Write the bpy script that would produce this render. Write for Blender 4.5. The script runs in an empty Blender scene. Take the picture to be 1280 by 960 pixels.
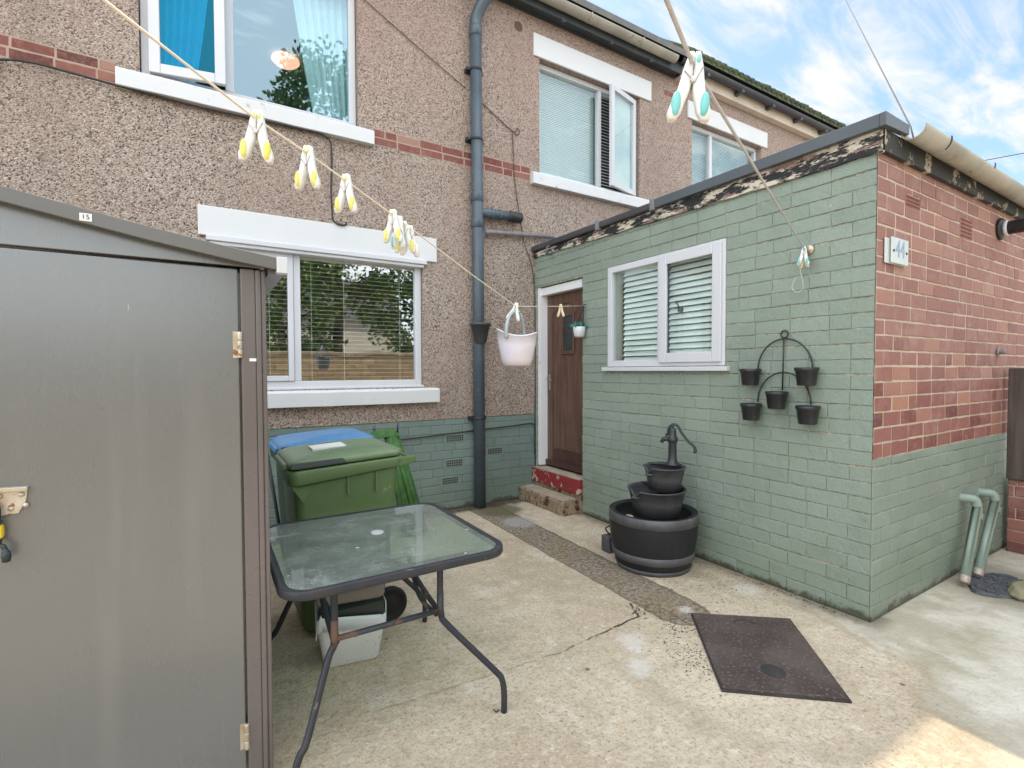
import bpy, math, random
from mathutils import Vector, Matrix
random.seed(7)
S = bpy.context.scene
COL = S.collection
PI = math.pi
rnd = random.uniform

# ------------------------------------------------------------------ mesh builder
class MB:
    def __init__(s):
        s.v = []; s.f = []; s.mi = []; s.sm = []; s.c = []
    def add(s, verts, faces, mi=0, smooth=False, col=0.5):
        b = len(s.v)
        s.v += [tuple(p) for p in verts]; s.c += [col] * len(verts)
        for f in faces:
            s.f.append([b + i for i in f]); s.mi.append(mi); s.sm.append(smooth)
    def hexa(s, p, mi=0, col=0.5):      # p: bottom 4 (ccw), top 4
        s.add(p, [(3, 2, 1, 0), (4, 5, 6, 7), (0, 1, 5, 4), (1, 2, 6, 5), (2, 3, 7, 6), (3, 0, 4, 7)], mi, False, col)
    def box(s, x0, y0, z0, x1, y1, z1, mi=0, col=0.5):
        if x0 > x1: x0, x1 = x1, x0
        if y0 > y1: y0, y1 = y1, y0
        if z0 > z1: z0, z1 = z1, z0
        s.hexa([(x0, y0, z0), (x1, y0, z0), (x1, y1, z0), (x0, y1, z0), (x0, y0, z1), (x1, y0, z1), (x1, y1, z1), (x0, y1, z1)], mi, col)
    def mbox(s, M, u0, w0, z0, u1, w1, z1, mi=0, col=0.5):   # box in mapped coordinates
        if u0 > u1: u0, u1 = u1, u0
        if w0 > w1: w0, w1 = w1, w0
        p = [(u0, w0, z0), (u1, w0, z0), (u1, w1, z0), (u0, w1, z0), (u0, w0, z1), (u1, w0, z1), (u1, w1, z1), (u0, w1, z1)]
        s.hexa([M(*q) for q in p], mi, col)
    def rings(s, rings, cap0=True, cap1=True, mi=0, smooth=True, closed=True):
        n = len(rings[0]); vs = [p for r in rings for p in r]; fs = []
        m = n if closed else n - 1
        for k in range(len(rings) - 1):
            for i in range(m):
                j = (i + 1) % n
                fs.append((k * n + i, k * n + j, (k + 1) * n + j, (k + 1) * n + i))
        s.add(vs, fs, mi, smooth)
        b = len(s.v) - len(vs)
        if cap0: s.f.append([b + i for i in reversed(range(n))]); s.mi.append(mi); s.sm.append(False)
        if cap1: s.f.append([b + (len(rings) - 1) * n + i for i in range(n)]); s.mi.append(mi); s.sm.append(False)
    def tube(s, pts, r, n=10, mi=0, caps=True, smooth=True, loop=False):
        P = [Vector(p) for p in pts]; R = r if isinstance(r, (list, tuple)) else [r] * len(P)
        rs = []; prev = None; N = len(P)
        for i in range(N):
            if loop: t = P[(i + 1) % N] - P[i - 1]
            else: t = (P[min(i + 1, N - 1)] - P[max(i - 1, 0)])
            t.normalize()
            if prev is None:
                a = Vector((0, 0, 1)) if abs(t.z) < 0.9 else Vector((1, 0, 0))
                x = t.cross(a).normalized()
            else:
                x = (prev - t * prev.dot(t))
                x = x.normalized() if x.length > 1e-6 else t.orthogonal().normalized()
            prev = x; y = t.cross(x)
            rs.append([tuple(P[i] + x * math.cos(a) * R[i] + y * math.sin(a) * R[i]) for a in [2 * PI * k / n for k in range(n)]])
        if loop:
            rs.append(rs[0])
        s.rings(rs, caps and not loop, caps and not loop, mi, smooth)
    def lathe(s, prof, c=(0, 0, 0), n=32, mi=0, cap0=True, cap1=True, M=None, sx=1, sy=1, smooth=True):
        rs = []
        for r, z in prof:
            ring = []
            for k in range(n):
                a = 2 * PI * k / n
                p = Vector((r * sx * math.cos(a), r * sy * math.sin(a), z))
                if M is not None: p = M @ p
                ring.append(tuple(p + Vector(c)))
            rs.append(ring)
        s.rings(rs, cap0, cap1, mi, smooth)
    def prism(s, poly, M, w0, w1, mi=0, smooth=False):   # poly in (u,z), extruded along w
        n = len(poly)
        vs = [M(u, w0, z) for u, z in poly] + [M(u, w1, z) for u, z in poly]
        fs = [tuple(reversed(range(n))), tuple(range(n, 2 * n))] + [(i, (i + 1) % n, n + (i + 1) % n, n + i) for i in range(n)]
        s.add(vs, fs, mi, smooth)
    def build(s, name, mats, parent=None, loc=None, bevel=0, seg=2, recalc=True, rotz=0, attr=False, rot=None):
        import bmesh
        o0 = Vector((0, 0, 0))
        if parent is not None: o0 = Vector(WORLD[parent.name])
        elif loc is not None: o0 = Vector(loc)
        me = bpy.data.meshes.new(name)
        me.from_pydata([tuple(Vector(p) - o0) for p in s.v], [], s.f)
        if not isinstance(mats, (list, tuple)): mats = [mats]
        for m in mats: me.materials.append(m)
        me.polygons.foreach_set('material_index', s.mi)
        me.polygons.foreach_set('use_smooth', s.sm)
        if attr:
            at = me.attributes.new('tint', 'FLOAT', 'POINT'); at.data.foreach_set('value', s.c)
        if recalc:
            bm = bmesh.new(); bm.from_mesh(me); bmesh.ops.recalc_face_normals(bm, faces=bm.faces[:]); bm.to_mesh(me); bm.free()
        me.update()
        o = bpy.data.objects.new(name, me); COL.objects.link(o)
        if parent is not None: o.parent = parent
        else: o.location = o0
        if rot is not None: o.rotation_euler = rot
        WORLD[o.name] = tuple(o0)
        if bevel:
            b = o.modifiers.new('bevel', 'BEVEL'); b.width = bevel; b.segments = seg; b.limit_method = 'ANGLE'; b.angle_limit = math.radians(40)
        return o
WORLD = {}

def tag(o, label, cat, group=None):
    o['label'] = label; o['category'] = cat
    if group: o['group'] = group
    return o
def thing(name, label, cat, loc=(0, 0, 0), group=None):
    o = bpy.data.objects.new(name, None); COL.objects.link(o); o.location = loc
    o.empty_display_size = 0.1
    WORLD[o.name] = tuple(loc); tag(o, label, cat, group); return o
def struct(o): o['kind'] = 'structure'; return o

def rrect(cx, cy, hx, hy, r, z, n=5):
    out = []
    for sx, sy, a0 in ((1, 1, 0), (-1, 1, PI / 2), (-1, -1, PI), (1, -1, 1.5 * PI)):
        for k in range(n + 1):
            a = a0 + PI / 2 * k / n
            out.append((cx + sx * (hx - r) + r * math.cos(a), cy + sy * (hy - r) + r * math.sin(a), z))
    return out
def smooth_path(pts, n=8):     # Catmull-Rom
    P = [Vector(p) for p in pts]; P = [2 * P[0] - P[1]] + P + [2 * P[-1] - P[-2]]; out = []
    for i in range(1, len(P) - 2):
        a, b, c, d = P[i - 1:i + 3]
        for k in range(n):
            t = k / n
            out.append(0.5 * ((2 * b) + (c - a) * t + (2 * a - 5 * b + 4 * c - d) * t * t + (3 * b - a - 3 * c + d) * t ** 3))
    out.append(P[-2]); return out

# ------------------------------------------------------------------ materials
class NT:
    def __init__(s, name):
        s.m = bpy.data.materials.new(name); s.m.use_nodes = True
        s.t = s.m.node_tree; s.n = s.t.nodes; s.l = s.t.links
        s.b = s.n['Principled BSDF']; s.out = s.n['Material Output']
        s._tc = None
    def new(s, t, **kw):
        x = s.n.new(t)
        for k, v in kw.items(): setattr(x, k, v)
        return x
    def link(s, a, b): s.l.new(a, b)
    def put(s, sock, v):
        if isinstance(v, (int, float)): sock.default_value = v
        elif isinstance(v, (tuple, list)):
            sock.default_value = (tuple(v) + (1,))[:4] if len(sock.default_value) == 4 else v
        else: s.link(v, sock)
    def co(s):
        if s._tc is None: s._tc = s.new('ShaderNodeTexCoord').outputs['Object']
        return s._tc
    def mapping(s, scale=(1, 1, 1), rot=(0, 0, 0), vec=None):
        m = s.new('ShaderNodeMapping'); m.inputs['Scale'].default_value = scale; m.inputs['Rotation'].default_value = rot
        s.link(vec or s.co(), m.inputs['Vector']); return m.outputs[0]
    def noise(s, scale, detail=4, rough=0.55, vec=None, dist=0):
        x = s.new('ShaderNodeTexNoise'); x.inputs['Scale'].default_value = scale; x.inputs['Detail'].default_value = detail
        x.inputs['Roughness'].default_value = rough; x.inputs['Distortion'].default_value = dist
        s.link(vec or s.co(), x.inputs['Vector']); return x.outputs['Fac']
    def voro(s, scale, vec=None, feature='F1', rand=1):
        x = s.new('ShaderNodeTexVoronoi', feature=feature); x.inputs['Scale'].default_value = scale
        x.inputs['Randomness'].default_value = rand
        s.link(vec or s.co(), x.inputs['Vector']); return x
    def math(s, op, a, b=0.0, c=None, clamp=False):
        x = s.new('ShaderNodeMath', operation=op); x.use_clamp = clamp
        s.put(x.inputs[0], a); s.put(x.inputs[1], b)
        if c is not None: s.put(x.inputs[2], c)
        return x.outputs[0]
    def step(s, v, a, b):            # smooth ramp from 0 at a to 1 at b
        x = s.new('ShaderNodeMapRange', interpolation_type='SMOOTHSTEP')
        s.put(x.inputs['Value'], v); x.inputs['From Min'].default_value = min(a, b); x.inputs['From Max'].default_value = max(a, b)
        if a > b: x.inputs['To Min'].default_value = 1; x.inputs['To Max'].default_value = 0
        return x.outputs[0]
    def ramp(s, v, stops, interp='LINEAR'):
        x = s.new('ShaderNodeValToRGB'); x.color_ramp.interpolation = interp
        e = x.color_ramp.elements
        while len(e) < len(stops): e.new(0.5)
        for i, (p, c) in enumerate(stops): e[i].position = p; e[i].color = tuple(c) + (1,)
        s.link(v, x.inputs['Fac']); return x.outputs['Color']
    def mix(s, f, a, b, mode='MIX'):
        x = s.new('ShaderNodeMix', data_type='RGBA', blend_type=mode)
        s.put(x.inputs[0], f); s.put(x.inputs[6], a); s.put(x.inputs[7], b); return x.outputs[2]
    def xyz(s):
        x = s.new('ShaderNodeSeparateXYZ'); s.link(s.co(), x.inputs[0]); return x.outputs
    def attr(s, name):
        x = s.new('ShaderNodeAttribute'); x.attribute_name = name; return x.outputs['Fac']
    def bump(s, h, strength=0.3, dist=0.01, prev=None):
        x = s.new('ShaderNodeBump'); x.inputs['Strength'].default_value = strength; x.inputs['Distance'].default_value = dist
        s.link(h, x.inputs['Height'])
        if prev is not None: s.link(prev, x.inputs['Normal'])
        return x.outputs['Normal']
    def done(s, col=None, rough=0.6, metal=0, normal=None, spec=0.5, **kw):
        if col is not None: s.put(s.b.inputs['Base Color'], col)
        s.put(s.b.inputs['Roughness'], rough); s.put(s.b.inputs['Metallic'], metal)
        s.put(s.b.inputs['Specular IOR Level'], spec)
        if normal is not None: s.link(normal, s.b.inputs['Normal'])
        for k, v in kw.items(): s.put(s.b.inputs[k], v)
        return s.m
def dist2d(t, x, y, ax, ay):
    dx = t.math('SUBTRACT', x, ax); dy = t.math('SUBTRACT', y, ay)
    return t.math('SQRT', t.math('ADD', t.math('MULTIPLY', dx, dx), t.math('MULTIPLY', dy, dy)))
def segdist(t, x, y, a, b):      # distance to a segment
    ax, ay = a; bx, by = b; L2 = (bx - ax) ** 2 + (by - ay) ** 2
    px = t.math('SUBTRACT', x, ax); py = t.math('SUBTRACT', y, ay)
    h = t.math('DIVIDE', t.math('ADD', t.math('MULTIPLY', px, bx - ax), t.math('MULTIPLY', py, by - ay)), L2, clamp=True)
    qx = t.math('SUBTRACT', px, t.math('MULTIPLY', h, bx - ax)); qy = t.math('SUBTRACT', py, t.math('MULTIPLY', h, by - ay))
    return t.math('SQRT', t.math('ADD', t.math('MULTIPLY', qx, qx), t.math('MULTIPLY', qy, qy)))

def simple(name, c1, c2=None, rough=0.5, scale=6, metal=0, bump=0.0, bscale=60, spec=0.5, speck=None, **kw):
    t = NT(name); col = c1
    if c2 is not None:
        col = t.mix(t.step(t.noise(scale, 6, 0.6), 0.35, 0.68), c1, c2)
    if speck is not None:            # (colour, scale, threshold)
        col = t.mix(t.step(t.noise(speck[1], 3, 0.6), speck[2], speck[2] + 0.06), col, speck[0])
    n = t.bump(t.noise(bscale, 3), bump, 0.004) if bump else None
    rr = t.math('ADD', rough - 0.06, t.math('MULTIPLY', t.noise(scale * 2.3, 4), 0.12), clamp=True)
    return t.done(col, rr, metal, n, spec, **kw)

M = {}
def mat_pebbledash():
    t = NT('pebbledash')
    v = t.voro(96); sep = t.new('ShaderNodeSeparateColor'); t.link(v.outputs['Color'], sep.inputs[0])
    stones = t.ramp(sep.outputs[0], [(0.0, (.075, .058, .052)), (.12, (.16, .122, .104)), (.22, (.30, .232, .192)), (.5, (.38, .302, .252)), (.8, (.45, .365, .310)), (1.0, (.57, .50, .445))])
    n = t.noise(52, 5, .7)
    col = t.mix(t.step(n, .24, .40), (.22, .145, .12), stones)
    big = t.noise(.7, 3)
    col = t.mix(t.math('MULTIPLY', t.step(big, .42, .62), .30), col, (.33, .235, .195))
    top = t.xyz(); pinkish = t.math('MULTIPLY', t.step(t.math('ADD', top[2], t.math('MULTIPLY', t.noise(.8, 4), 1.6)), 4.3, 6.0), .22)
    col = t.mix(pinkish, col, (.40, .245, .225))
    streak = t.noise(1.0, 5, .6, vec=t.mapping((2.2, 1, .35)))
    col = t.mix(t.math('MULTIPLY', t.step(streak, .52, .75), .28), col, (.22, .18, .15))
    h = t.math('ADD', t.math('MULTIPLY', v.outputs['Distance'], -1.0), t.math('MULTIPLY', n, 1.1))
    return t.done(col, .92, 0, t.bump(h, .75, .012), .2)
M['dash'] = mat_pebbledash()

def mat_paint_brick(name, c1, c2, worn, worn_amt, dirt=True):
    t = NT(name); x, y, z = t.xyz()
    tint = t.attr('tint')
    col = t.mix(tint, c1, c2)
    big = t.noise(1.3, 5, .6)
    col = t.mix(t.math('MULTIPLY', t.step(big, .4, .66), .4), col, tuple(a * .78 for a in c1))
    col = t.mix(t.step(t.noise(26, 5, .65), worn_amt, worn_amt + .03), col, worn)
    col = t.mix(t.math('MULTIPLY', t.step(t.noise(9, 6, .7), .60, .74), .35), col, (.17, .19, .16))
    if dirt:
        edge = t.math('ADD', t.math('MULTIPLY', t.noise(9, 7, .75), .20), -.075)
        d = t.math('SUBTRACT', z, edge)
        col = t.mix(t.step(d, .035, -.01), col, (.06, .055, .045))
        col = t.mix(t.math('MULTIPLY', t.step(t.math('SUBTRACT', z, t.math('MULTIPLY', t.noise(3, 4), .7)), .1, -.12), .20), col, (.16, .19, .11))
    h = t.math('ADD', t.noise(60, 5, .65), t.math('MULTIPLY', t.noise(17, 4, .6), 1.6))
    return t.done(col, .5, 0, t.bump(h, .55, .008), .4)
M['green'] = mat_paint_brick('green_paint_brick', (.238, .290, .242), (.275, .328, .278), (.46, .38, .29), .685)
M['green_mortar'] = mat_paint_brick('green_paint_mortar', (.195, .25, .205), (.225, .28, .235), (.46, .37, .27), .50)
M['plinth'] = mat_paint_brick('plinth_paint', (.165, .225, .205), (.20, .262, .235), (.24, .22, .19), .70)

def mat_red(name='red_brick', mult=1.0, bloom=True):
    t = NT(name); tint = t.attr('tint'); x, y, z = t.xyz()
    col = t.ramp(tint, [(0, (.15, .064, .056)), (.18, (.215, .080, .068)), (.45, (.262, .108, .092)), (.7, (.295, .130, .108)), (.88, (.40, .195, .135)), (1, (.40, .25, .20))])
    if mult != 1.0: col = t.mix(1.0, col, (mult, mult * .94, mult * .92), 'MULTIPLY')
    col = t.mix(t.math('MULTIPLY', t.step(t.noise(20, 6, .7), .45, .7), .45), col, (.30, .15, .125))
    f = t.step(t.noise(5, 6, .7), .48, .70)
    if bloom: f = t.math('ADD', t.math('MULTIPLY', f, .4), t.math('MULTIPLY', t.step(t.math('ADD', z, t.math('MULTIPLY', t.noise(1.5, 4), .5)), 1.45, 2.0), .34))
    else: f = t.math('MULTIPLY', f, .2)
    col = t.mix(f, col, (.385, .25, .215))
    col = t.mix(t.math('MULTIPLY', t.step(t.noise(46, 5, .75), .58, .70), .55), col, (.15, .075, .06))
    h = t.math('ADD', t.noise(80, 4, .7), t.noise(22, 3))
    return t.done(col, .85, 0, t.bump(h, .4, .005), .25)
M['red'] = mat_red()
M['mortar'] = simple('mortar', (.56, .46, .35), (.46, .37, .29), .95, 9, bump=.5, bscale=90, spec=.2)
M['mortar_red'] = simple('band_mortar', (.42, .30, .24), (.33, .24, .19), .95, 9, bump=.5, bscale=90, spec=.2)
M['band'] = mat_red('band_brick', .80, False)

def mat_white(name, c=(.78, .78, .78), dirtc=(.30, .27, .22), amt=.62, rough=.45, scale=5):
    t = NT(name)
    col = t.mix(t.math('MULTIPLY', t.step(t.noise(scale, 7, .68), amt, amt + .12), .8), c, dirtc)
    col = t.mix(t.math('MULTIPLY', t.step(t.noise(1.7, 4), .4, .7), .25), col, tuple(a * .82 for a in c))
    return t.done(col, rough, 0, t.bump(t.noise(40, 4), .12, .004), .4)
M['lintel'] = mat_white('painted_lintel', (.64, .645, .66), (.42, .38, .33), .66, .6)
M['sill'] = mat_white('painted_sill', (.64, .645, .66), (.32, .29, .24), .60, .6, 7)
M['sill_low'] = mat_white('weathered_sill', (.64, .65, .66), (.36, .32, .27), .60, .7, 14)
M['upvc'] = mat_white('upvc', (.60, .605, .635), (.66, .65, .60), .66, .28, 4)
M['blind'] = simple('blind_slat', (.84, .85, .83), (.80, .81, .79), .5, 5)
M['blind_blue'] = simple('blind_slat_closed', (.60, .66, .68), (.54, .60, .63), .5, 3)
M['white_wood'] = mat_white('white_gloss_wood', (.75, .755, .77), (.36, .30, .22), .62, .4, 9)

def mat_glass(name, ior=1.75, tint=(.93, .97, .95), rough=.012, spots=False, gcol=(1, 1, 1)):
    t = NT(name); t.n.remove(t.b)
    tr = t.new('ShaderNodeBsdfTransparent'); tr.inputs[0].default_value = tint + (1,)
    gl = t.new('ShaderNodeBsdfGlossy'); gl.inputs['Roughness'].default_value = rough; gl.inputs['Color'].default_value = gcol + (1,)
    nb = t.bump(t.noise(1.6, 2), .05, .02); t.link(nb, gl.inputs['Normal'])
    fr = t.new('ShaderNodeFresnel'); fr.inputs[0].default_value = ior
    geo = t.new('ShaderNodeNewGeometry')
    fac = t.math('MULTIPLY', fr.outputs[0], t.math('SUBTRACT', 1.0, geo.outputs['Backfacing']))
    mx = t.new('ShaderNodeMixShader'); t.link(fac, mx.inputs[0]); t.link(tr.outputs[0], mx.inputs[1]); t.link(gl.outputs[0], mx.inputs[2])
    last = mx.outputs[0]
    if spots:
        di = t.new('ShaderNodeBsdfDiffuse')
        di.inputs[0].default_value = (.55, .62, .55, 1)
        grime = t.math('ADD', t.math('MULTIPLY', t.step(t.noise(4.5, 6, .7, dist=.6), .40, .75), .16), .20)
        smear = t.math('MULTIPLY', t.step(t.noise(3, 6, .6, vec=t.mapping((1, 5.5, 1), (0, 0, -.35))), .62, .72), .16)
        v = t.voro(9); sp = t.math('MULTIPLY', t.step(v.outputs['Distance'], .10, .06), t.step(t.noise(3.1, 2), .52, .58))
        f = t.math('ADD', t.math('ADD', grime, smear), t.math('MULTIPLY', sp, .7), clamp=True)
        f = t.math('MULTIPLY', f, t.math('SUBTRACT', 1.0, geo.outputs['Backfacing']))
        m2 = t.new('ShaderNodeMixShader'); t.link(f, m2.inputs[0]); t.link(last, m2.inputs[1]); t.link(di.outputs[0], m2.inputs[2]); last = m2.outputs[0]
    t.link(last, t.out.inputs['Surface']); return t.m
M['glass'] = mat_glass('window_glass', 2.1, gcol=(.82, .94, 1.0)); M['glass_low'] = mat_glass('window_glass_mirrorlike', 3.5)
M['glass_sash'] = mat_glass('window_glass_blue_tint', 2.3, (.30, .70, .88), gcol=(.06, .50, .72))
M['glass_blue'] = mat_glass('window_glass_coated', 2.9, (.80, .92, .95), gcol=(.66, .88, 1.0))
M['glass_table'] = mat_glass('table_glass', 1.5, (.52, .64, .56), .03, True)
M['cream_reveal'] = simple('cream_reveal', (.66, .64, .56), (.60, .58, .50), .6, 3)
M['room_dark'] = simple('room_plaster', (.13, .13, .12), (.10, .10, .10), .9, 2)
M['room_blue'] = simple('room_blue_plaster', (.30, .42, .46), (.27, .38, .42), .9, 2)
M['curtain'] = simple('sheer_curtain', (.80, .80, .78), (.72, .73, .72), .8, 4, **{'Transmission Weight': 0})
def mat_lamp():
    t = NT('lit_lampshade'); return t.done((.9, .75, .65), .6, **{'Emission Color': (1, .44, .28), 'Emission Strength': .85})
M['lamp'] = mat_lamp()

M['pipe'] = simple('grey_plastic_pipe', (.075, .10, .125), (.058, .078, .10), .42, 4, spec=.5, speck=((.17, .17, .16), 30, .66))
M['pipe_black'] = simple('black_plastic', (.018, .019, .021), (.030, .030, .032), .45, 8)
M['grey_pipe'] = simple('weathered_grey_pipe', (.24, .22, .23), (.17, .155, .16), .6, 12)
M['gutter'] = simple('buff_gutter', (.40, .365, .295), (.29, .265, .215), .6, 3, speck=((.22, .20, .14), 14, .64))
M['fascia_dark'] = simple('dark_fascia', (.040, .050, .058), (.06, .068, .07), .6, 5, speck=((.28, .27, .25), 7, .70))
M['trim'] = simple('slate_grey_trim', (.092, .108, .122), (.078, .092, .104), .45, 2, speck=((.16, .16, .15), 18, .68))
M['trim_dark'] = simple('dark_grey_trim', (.050, .052, .058), (.065, .065, .07), .5, 3)
M['cream'] = simple('cream_board', (.58, .50, .42), (.50, .42, .35), .7, 3)
M['roof'] = simple('mossy_tile', (.055, .065, .045), (.11, .13, .06), .9, 9, bump=.4)
M['tile'] = simple('slate_tile', (.12, .12, .12), (.16, .15, .14), .8, 9, bump=.3)
def mat_peel():
    t = NT('peeling_fascia_paint')
    v = t.mapping((1.0, .55, 1.9))
    n = t.noise(9.5, 9, .74, vec=v); n2 = t.noise(23, 5, .6)
    base = t.mix(n2, (.52, .45, .36), (.68, .62, .53))
    col = t.mix(t.step(n, .485, .51), base, (.022, .024, .028))
    col = t.mix(t.step(t.noise(6, 7, .72, vec=t.mapping((1, .4, 2.2))), .56, .585), col, (.30, .20, .165))
    col = t.mix(t.step(t.noise(5, 6, .7), .62, .65), col, (.21, .27, .23))
    return t.done(col, .7, 0, t.bump(t.math('ADD', t.step(n, .47, .51), t.math('MULTIPLY', n2, .6)), 1.0, .008), .35)
M['peel'] = mat_peel()
def mat_peel2():
    t = NT('sooty_fascia_paint')
    n = t.noise(5.5, 8, .7)
    col = t.mix(t.step(n, .54, .58), (.045, .045, .042), (.42, .36, .28))
    return t.done(col, .75, 0, t.bump(n, .4, .006), .3)
M['peel_dark'] = mat_peel2()
def mat_shed():
    t = NT('shed_grey_metal')
    n = t.noise(320, 2, .5)
    col = t.mix(n, (.118, .124, .124), (.150, .155, .152))
    col = t.mix(t.math('MULTIPLY', t.step(t.noise(1.4, 4), .4, .7), .3), col, (.105, .112, .112))
    dust = t.noise(1, 6, .65, vec=t.mapping((7, 7, .5)))
    col = t.mix(t.math('MULTIPLY', t.step(dust, .52, .75), .35), col, (.20, .20, .19))
    scr = t.step(t.noise(9, 2, .5, vec=t.mapping((3, 1, .5), (0, .25, 0))), .74, .76)
    col = t.mix(t.math('MULTIPLY', scr, .5), col, (.5, .5, .48))
    return t.done(col, t.math('ADD', t.math('MULTIPLY', dust, .12), t.math('ADD', .14, t.math('MULTIPLY', t.noise(2.2, 4), .14))), .0, t.bump(t.math('ADD', n, t.math('MULTIPLY', t.noise(1.1, 2), 40)), .12, .002), .9, **{'Coat Weight': .6, 'Coat Roughness': .22})
M['shed'] = mat_shed()
M['shed_frame'] = simple('shed_frame_metal', (.150, .125, .122), (.13, .112, .108), .28, 2, speck=((.34, .32, .31), 50, .74))
M['shed_roof'] = simple('shed_roof_metal', (.135, .128, .122), (.12, .115, .11), .4, 2, speck=((.3, .29, .27), 60, .72))
M['rubber'] = simple('rubber', (.008, .008, .009), (.014, .014, .015), .75, 10)
M['zinc'] = simple('zinc_steel', (.62, .58, .50), (.45, .36, .25), .42, 14, metal=.6, speck=((.30, .14, .06), 22, .60))
M['yellow'] = simple('yellow_plastic', (.80, .60, .02), (.72, .54, .02), .4)
M['blk_rubber'] = simple('black_coated', (.016, .026, .026), (.02, .03, .03), .4)
M['paper'] = simple('white_sticker', (.82, .82, .80), (.74, .74, .72), .6, 9)
M['ink'] = simple('black_ink', (.03, .03, .04), None, .6)
M['bin_green'] = simple('bin_green_plastic', (.082, .142, .052), (.102, .165, .064), .42, 3, bump=.06, bscale=220, speck=((.20, .22, .14), 12, .68))
M['bin_lid'] = simple('bin_lid_green', (.135, .205, .105), (.16, .23, .125), .36, 3, bump=.06, bscale=220, speck=((.26, .28, .2), 9, .66))
M['bin_blue'] = simple('bin_lid_blue', (.060, .205, .44), (.085, .25, .50), .36, 4, bump=.05, bscale=220)
M['bin_black'] = simple('bin_dark_plastic', (.022, .030, .030), (.03, .04, .038), .45, 4)
M['net'] = simple('green_fabric', (.035, .110, .026), (.065, .165, .04), .75, 20)
M['table'] = simple('table_dark_metal', (.028, .033, .044), (.046, .042, .045), .40, 7, spec=.3, speck=((.15, .11, .09), 30, .66))
def mat_rusty():
    t = NT('rusty_table_metal')
    n = t.noise(9, 7, .68)
    col = t.mix(t.step(n, .50, .56), (.034, .038, .050), (.125, .072, .050))
    col = t.mix(t.step(t.noise(16, 5, .7), .60, .64), col, (.13, .05, .022))
    return t.done(col, t.math('ADD', .45, t.math('MULTIPLY', t.step(n, .5, .56), .3)), 0, t.bump(n, .3, .003), .4)
M['rusty'] = mat_rusty()
M['white_box'] = simple('white_speckled_plastic', (.70, .74, .74), (.62, .66, .66), .5, 5, speck=((.20, .15, .11), 70, .635))
M['brown_lid'] = simple('brown_grey_plastic', (.185, .145, .125), (.22, .175, .15), .55, 4)
M['liner'] = simple('pale_bag_liner', (.66, .74, .82), (.74, .80, .84), .35, 6)
def mat_barrel():
    t = NT('barrel_dark_plastic')
    st = t.noise(1, 4, .6, vec=t.mapping((22, 22, 1.2)))
    col = t.mix(st, (.010, .010, .013), (.024, .023, .027))
    return t.done(col, .55, 0, t.bump(st, .35, .006), .4)
M['barrel'] = mat_barrel()
M['hoop'] = simple('pewter_hoop', (.070, .070, .078), (.105, .105, .11), .5, 8, speck=((.24, .235, .22), 25, .66))
M['bucket'] = simple('pewter_bucket', (.048, .049, .056), (.070, .070, .076), .5, 7, bump=.12, bscale=50)
M['dirty_water'] = simple('leaf_sludge', (.018, .016, .012), (.07, .045, .02), .25, 14)
M['pump'] = simple('cast_pump', (.022, .027, .030), (.036, .041, .044), .4, 14)
M['pot'] = simple('black_pot_plastic', (.017, .018, .022), (.030, .031, .036), .38, 10, speck=((.10, .08, .06), 30, .70))
M['soil'] = simple('dry_soil', (.05, .035, .025), (.12, .09, .06), .95, 40, bump=.6)
M['wire'] = simple('black_wire', (.02, .02, .022), (.03, .028, .026), .5)
M['basket'] = simple('white_flexible_plastic', (.60, .58, .67), (.58, .52, .54), .45, 5, speck=((.50, .36, .28), 16, .68), **{'Subsurface Weight': 0.0})
M['handle_grey'] = simple('grey_green_grip', (.36, .42, .42), (.30, .36, .36), .5)
M['peg_white'] = simple('peg_white_plastic', (.80, .80, .78), (.74, .74, .72), .4, 30)
M['peg_yellow'] = simple('peg_yellow_grip', (.74, .68, .14), (.70, .66, .20), .5, 30)
M['peg_teal'] = simple('peg_teal_grip', (.16, .52, .52), (.22, .56, .54), .5, 30)
M['peg_wood'] = simple('peg_cream', (.72, .60, .42), (.64, .52, .36), .6, 30)
M['steel'] = simple('spring_steel', (.45, .44, .42), (.36, .34, .32), .35, 40, metal=.9)
M['line'] = simple('washing_line_pvc', (.80, .72, .58), (.74, .64, .50), .5, 60)
M['line_grey'] = simple('washing_line_weathered', (.52, .49, .47), (.44, .42, .41), .5, 60)
M['plant'] = simple('teal_leaf', (.02, .16, .12), (.04, .24, .17), .5, 30)
M['cover'] = simple('rusty_cast_iron', (.060, .044, .040), (.105, .080, .070), .85, 3, bump=1.0, bscale=70, speck=((.15, .115, .095), 60, .57), spec=.3)
M['iron_dark'] = simple('iron_dark', (.03, .028, .028), (.05, .045, .042), .7, 10)
M['concrete'] = simple('step_concrete', (.42, .36, .28), (.34, .28, .21), .95, 6, bump=.6, bscale=60, spec=.2, speck=((.14, .10, .07), 20, .62))
M['step_side'] = simple('stained_step_side', (.24, .17, .12), (.33, .26, .17), .95, 16, bump=.7, bscale=45, spec=.2, speck=((.09, .045, .035), 13, .54))
def mat_redpeel():
    t = NT('peeling_red_paint')
    n = t.noise(11, 7, .7); x, y, z = t.xyz()
    lo = t.step(z, .30, .17)
    f = t.step(t.math('SUBTRACT', n, t.math('MULTIPLY', lo, .09)), .40, .44)
    col = t.mix(f, (.46, .39, .31), t.mix(t.noise(30, 4), (.20, .020, .026), (.28, .034, .038)))
    col = t.mix(t.step(t.noise(17, 5, .7), .66, .69), col, (.10, .07, .06))
    return t.done(col, .6, 0, t.bump(n, .5, .005), .4)
M['red_peel'] = mat_redpeel()
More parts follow.
